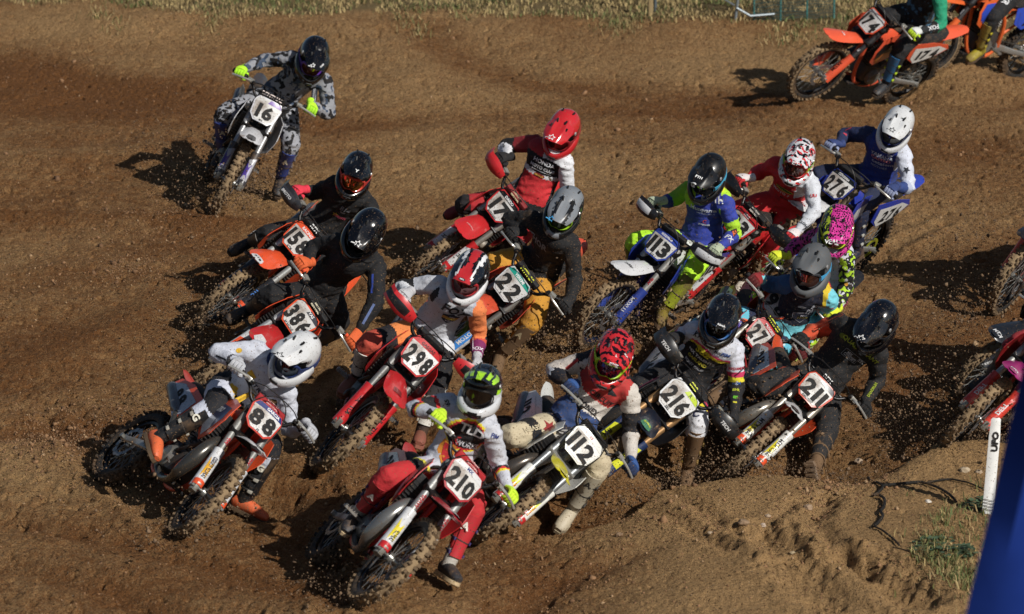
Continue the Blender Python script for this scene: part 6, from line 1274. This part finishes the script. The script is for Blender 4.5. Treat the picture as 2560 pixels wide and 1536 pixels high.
    prints=[('t', 'FASTH', 'chest', .03, .45, .035, '#dfe2e4', 12), ('t', 'Husqvarna', 'chest', -.02, .35, .036, '#c9cede', 0, .19), ('t', 'MOTORCYCLES', 'chest', .0, .32, .012, '#9aa2c8'), ('t', 'C', 'chest', 0, .25, .024, '#c03a30'), ('t', 'xgenesa', 'chest', .0, .22, .016, '#c9cede'), ('r', (.042, .036), 'armL', 0, .22, 0, '#2a1c1c'), ('t', 'R5', 'armL', 0, .22, .022, '#d8622c', 180, None, .010), ('t', 'FX', 'foreL', 0, .14, .04, '#c9ccd8', 180)]),
 'b93': dict(jersey=J93, pants=solid('#c2141c'), glove='#d8d0d0', glove2='#c8202a', boot=['#c8beb0', '#b02a28', '#4a6a30'], neckc='#17171a',
    helmet=H_(cols=[('#d2d2d6', 'camo', '#141214', '#c41820')], zone=one, gog='#c41820', lens='#54281e', lensm=.6, strap='#9ac41c', text=[('KYT', 'peak', .018, -.02, -.05, 0)], tcols=['#e8e8e8']),
    prints=[('o', (.075, .026), 'chest', -.02, .315, 0, '#c8b83c', -8), ('o', (.068, .02), 'chest', -.02, .315, 0, '#2a5a30', -8, None, .008), ('t', 'PAGANO', 'chest', -.02, .315, .022, '#d8cc50', -8, None, .011), ('t', 'KTM', 'chest', .02, .36, .024, '#7a1420'), ('t', 'MOTO 7', 'chest', -.04, .26, .024, '#d8dade'), ('t', 'MONSTER', 'chest', .03, .21, .018, '#3a1418'), ('t', 'BS', 'chest', -.05, .18, .03, '#a8202a'), ('t', 'UU', 'armL', 0, .16, .026, '#c41820', 180), ('t', 'SHOTT', 'foreL', 0, .16, .022, '#20242e')]),
 'b276': dict(jersey=J276, pants=solid('#1b2440'), glove='#2a3c70', glove2='#8a94b4', boot=['#1c2238', '#232a44', '#b8b8b0'], neckc='#1b2850',
    helmet=H_(cols=['#cfd1d3', '#22305c'], zone=z276, gog='#1c2448', lens='#14141c', strap='#22305c', text=[('*', 'peak', .026, -.01, .0, 0), ('UFO', 'peak', .012, .02, .15, 0)], tcols=[KB]),
    prints=[('t', 'YAMAHA', 'chest', .0, .375, .030, '#c9cfe0', 0, .16), ('t', 'CASTRO', 'chest', .0, .34, .026, '#e08a8c', 0, .15), ('t', 'ceteiem', 'chest', .02, .29, .034, '#b8c0d8', 0, .15), ('t', 'MOTORS', 'chest', 0, .24, .02, '#8a94b8'), ('t', 'GP', 'chest', .06, .41, .02, '#c9cfe0'), ('r', (.03, .02), 'foreR', 0, .05, 0, '#b0304a'), ('r', (.03, .02), 'foreR', 0, .10, 0, '#b0304a'), ('p', star(0, .13, .03), 'armL', 0, 0, 0, '#20242e')]),
 'b98': dict(jersey=J98, pants=lambda *a: ('#b8e020', 'camo', '#14141a', '#d8d8e0', 1.8), glove='#d6e01c', glove2='#b8c81c', boot=['#202022', '#c22a80', '#b8e020'], neckc='#8a2a5c',
    helmet=H_(cols=[('#d02c92', 'leo', '#140c12'), ('#16181a', 'camo', '#b8cc24', '#b8cc24'), '#c2d42c'], zone=z98, gog='#c4dc1c', lens='#6a7018', strap='#c4dc1c', text=[('VEAL', 'peak', .034, -.03, -.045, 0)], tcols=['#e8e8e8']),
    prints=[('o', (.018, .014), 'chest', .08, .40, 0, '#7a7a84'), ('o', (.014, .012), 'armL', 0, .20, 0, '#d89a2a')]),
 'b274': dict(jersey=J274, pants=P274, glove='#8c1c20', glove2='#5a1416', boot=['#202022', '#2c3a60', '#b8b8b0'], neckc='#171c2e',
    helmet=H_(cols=['#56595c'], zone=one, rough=.6, coat=0, gog='#3a3c40', lens='#6a463c', lensm=.7, strap='#3aa0d4', text=[('oval', 'peak', .012, -.03, -.055, 0), ('BELL', 'peak', .011, -.03, -.055, 1)], tcols=['#17181a', '#7a7c80']),
    prints=[('t', 'PAVO', 'chest', .045, .31, .046, '#b8bcc8', 0, .11), ('t', 'Bihr', 'chest', .045, .365, .034, '#c9ccd8'), ('p', [(-.085, .22), (-.095, .27), (-.02, .29), (.045, .27), (.035, .22), (-.02, .185)], 'chest', 0, 0, 0, '#8a8c94'), ('p', [(-.078, .223), (-.088, .266), (-.02, .284), (.038, .266), (.028, .223), (-.02, .192)], 'chest', 0, 0, 0, '#171c30', 0, None, .008), ('t', 'PAVO', 'chest', -.02, .262, .014, '#c9ccd8', 0, None, .011), ('t', 'TEAM', 'chest', -.02, .237, .024, '#a8902c', 0, None, .011), ('r', (.06, .003), 'chest', -.07, .36, 0, '#8a8c94'), ('r', (.06, .003), 'chest', -.07, .35, 0, '#8a8c94'), ('t', 'CONDOR', 'chest', .09, .40, .014, '#a02a40'), ('r', (.05, .05), 'armL', .0, .13, 0, '#c9e0e6', 30), ('r', (.06, .06), 'thighL', .0, .34, 0, '#c9dce0')]),
 'b216': dict(jersey=J216, pants=P216, mud=.15, glove='#17171a', boot=['#6a4a2e', '#75563a', '#a8882c'], bootmud=.7, neckc='#17171a', sole='#1a1a1c',
    helmet=H_(cols=['#0b0c0f', '#1c2c58'], zone=lambda x, y, z, p: 1 if p == 'shell' and x < -.09 and z < .0 else 0, gog='#2a6ab0', lens='#14141c', strap='#1c2c58', text=[('oval', 'peak', .018, .0, -.045, 1), ('Airoh', 'peak', .020, .0, -.045, 0), ('oval', (.95, .25), .018, .0, .0, 1), ('Airoh', (.95, .25), .018, .0, .0, 0)], tcols=['#e8e8e8', '#24262a']),
    prints=[('t', 'SB2', 'chest', -.01, .345, .052, '#cfc214', 0, .17, .010), ('t', 'MX TALENTS', 'chest', .0, .285, .022, '#d8dade', 0, .19), ('t', 'GARLAND', 'chest', -.01, .245, .022, '#c2b62a', 0, .13), ('t', 'PONT GRUP', 'chest', -.01, .20, .018, '#b8bac0', 0, .13), ('t', 'FIM', 'chest', .12, .41, .022, '#2a4a8c'), ('t', 'MX', 'chest', .07, .405, .018, '#20242e'), ('t', 'EMA', 'chest', .07, .375, .014, '#7a5a7a'), ('t', 'KYO', 'chest', -.09, .43, .024, '#2a2c3a'), ('t', 'XPOWER', 'armL', 0, .14, .02, '#c22040', 180), ('t', 'DOM', 'armL', 0, .235, .018, '#1c4a8c', 180, None, .009), ('o', (.012, .012), 'foreL', 0, .03, 0, '#d8dade'), ('t', 'BIHR', 'foreL', 0, .07, .016, '#b8c02a', 180), ('r', (.03, .022), 'foreL', 0, .13, 0, '#5aa81c'), ('r', (.026, .012), 'foreL', 0, .17, 0, '#c8c01c'), ('t', 'C', 'thighL', 0, .385, .045, '#1d2450', 180), ('t', 'SB2', 'thighL', 0, .30, .028, '#2a2a14', 180)]),
 'b211': dict(jersey=J211, pants=solid('#1d1d1f'), mud=.28, glove='#141415', boot=['#5c422a', '#6a4e34', '#84694a'], bootmud=.8, neckc='#141416', sole='#8a8078', fat=1.05,
    helmet=H_(cols=['#090b12'], zone=one, lens='#3a1c1a', gog='#141418', strap='#202024', text=[('*', 'peak', .028, .0, -.035, 0)], tcols=['#e8e8e8']),
    prints=[('t', 'QUALITYPLANT', 'chest', .02, .365, .030, '#9aa42a', 0, .27), ('t', 'TEC', 'chest', .09, .30, .022, '#b4b4b8'), ('t', 'MX', 'chest', -.015, .30, .016, '#b4b4b8'), ('t', 'CONCEPT', 'chest', .0, .28, .018, '#b4b4b8', 0, .085), ('r', (.12, .002), 'chest', .0, .318, 0, '#a8a8ac'), ('r', (.12, .002), 'chest', .0, .262, 0, '#a8a8ac'), ('r', (.002, .056), 'chest', -.06, .29, 0, '#a8a8ac'), ('r', (.002, .056), 'chest', .06, .29, 0, '#a8a8ac'), ('o', (.018, .018), 'chest', -.13, .36, 0, '#6a701c'), ('t', 'DNA/DRUM', 'foreL', 0, .15, .02, '#98a828', -90), ('t', 'KTM', 'foreR', 0, .12, .022, '#6a2410', 90), ('o', (.018, .02), 'thighL', 0, .12, 0, '#98a05a')]),
 'b174': dict(jersey=J174, pants=solid('#15171b'), glove='#cfd2d0', glove2='#b8d818', boot=['#232f3c', '#2a6a9c', '#b8d818', '#26282c'], bootmud=.3,
    helmet=H_(cols=['#141a1c', '#12906a'], zone=one), prints=[('t', 'FOX', 'foreL', 0, .12, .04, '#d8dade', 90)]),
 'bfx': dict(jersey=solid('#141416'), pants=solid('#15171b'), glove='#202022', boot=['#a09418', '#a89a4a', '#b8ac20'], bootmud=.55, helmet=H_(cols=['#202022'], zone=one), prints=[('t', 'FXR', 'thighL', 0, .2, .06, '#d8dade', 90)]),
 'bra': dict(jersey=solid('#3a3c44'), pants=solid('#202024'), helmet=H_(cols=['#202022'], zone=one)),
 'brb': dict(jersey=solid('#8a2a20'), pants=solid('#202024'), helmet=H_(cols=['#b8b8bc'], zone=one)),
 'brc': dict(jersey=solid('#c8c8cc'), pants=solid('#8a1c24'), helmet=H_(cols=['#c8c8cc'], zone=one)),
}
LAB = {
 'b16': ('white and grey dirt bike with purple trim and plate 16, alone at upper left', 'rider in grey camouflage gear, lime gloves and black helmet, alone at upper left'),
 'b158': ('orange dirt bike with plate 158, behind the one with plate 386', 'rider in plain black with a pink-red glove and a black helmet with amber goggles'),
 'b386': ('orange and white dirt bike with plate 386, half hidden behind the white-helmeted leader', 'rider in black with orange gloves, directly behind the rider with the big white helmet'),
 'b88': ('orange and white dirt bike with plate 88, leftmost of the front row', 'rider in white jersey and white helmet with orange and black boots, leading at lower left'),
 'b298': ('red dirt bike with plate 298 and red fork guards, left of centre', 'rider in white jersey with one orange and purple sleeve, on the bike with plate 298'),
 'b17': ('red dirt bike with plate 17 and black-tipped fender, in the upper middle', 'rider with a metallic red helmet in red, black and white jersey'),
 'b22': ('faded orange-red dirt bike whose plate has a teal band, in the middle of the pack', 'rider in black jersey and mustard yellow trousers with a grey helmet'),
 'b210': ('red dirt bike with plate 210 and a chromed exhaust, nearest the bottom of the picture', 'rider in red trousers and black, red and yellow ringed white jersey, lime-striped dark helmet'),
 'b112': ('white dirt bike with yellow fender and plate 112, just right of the lowest red bike', 'rider in dirty cream trousers and red-shouldered jersey with a red striped helmet'),
 'b113': ('white and blue dirt bike with white handguards and plate 113', 'rider in neon lime trousers and blue and lime jersey with a black helmet'),
 'b93': ('red dirt bike with black handguards and plate 93, behind the lime and blue rider', 'rider in red jersey with white left sleeve and a black, white and red helmet'),
 'b276': ('blue dirt bike with plate 276 and matching side number, rightmost of the upper pack', 'rider in dark blue jersey with a white helmet, rightmost of the upper pack'),
 'b98': ('orange dirt bike with black rear fender and pink side panel, mostly hidden between riders', 'rider with pink leopard-spotted helmet and neon camouflage sleeve'),
 'b274': ('red and white dirt bike with plate 274 and a yellow lettered bar pad', 'rider in navy and turquoise jersey with a matt grey helmet and blue goggle strap'),
 'b216': ('black dirt bike with bronze forks, black handguards and plate 216', 'rider in black helmet and white and black jersey with pink and yellow stripes'),
 'b211': ('white and orange dirt bike with plate 211, front right of the pack', 'rider in dusty black gear with one orange sleeve, standing boot planted at lower right'),
 'b174': ('orange dirt bike seen from the side with plate 174, alone at upper right', 'rider cut off by the top edge with green and black sleeve and neon boot'),
 'bfx': ('orange and blue dirt bike cut off by the upper right corner', 'rider in black with a muddy yellow boot, cut off by the upper right corner'),
 'bra': ('muddy front tyre and bike cut off at the right edge, topmost of three there', 'rider outside the right edge on the topmost of the three bikes there'),
 'brb': ('dirt bike with black front fender poking in at the right edge above the pink one', 'rider outside the right edge on the bike with the black fender'),
 'brc': ('red dirt bike with pink front fender behind the blue banner at the right edge', 'rider hidden behind the blue banner on the bike with the pink fender'),
}
for n_ in BIKES:
    make_bike(BIKES[n_], BP[n_], LAB[n_][0])
    make_rider(RIDERS[n_], RPS[n_], BP[n_], LAB[n_][1])
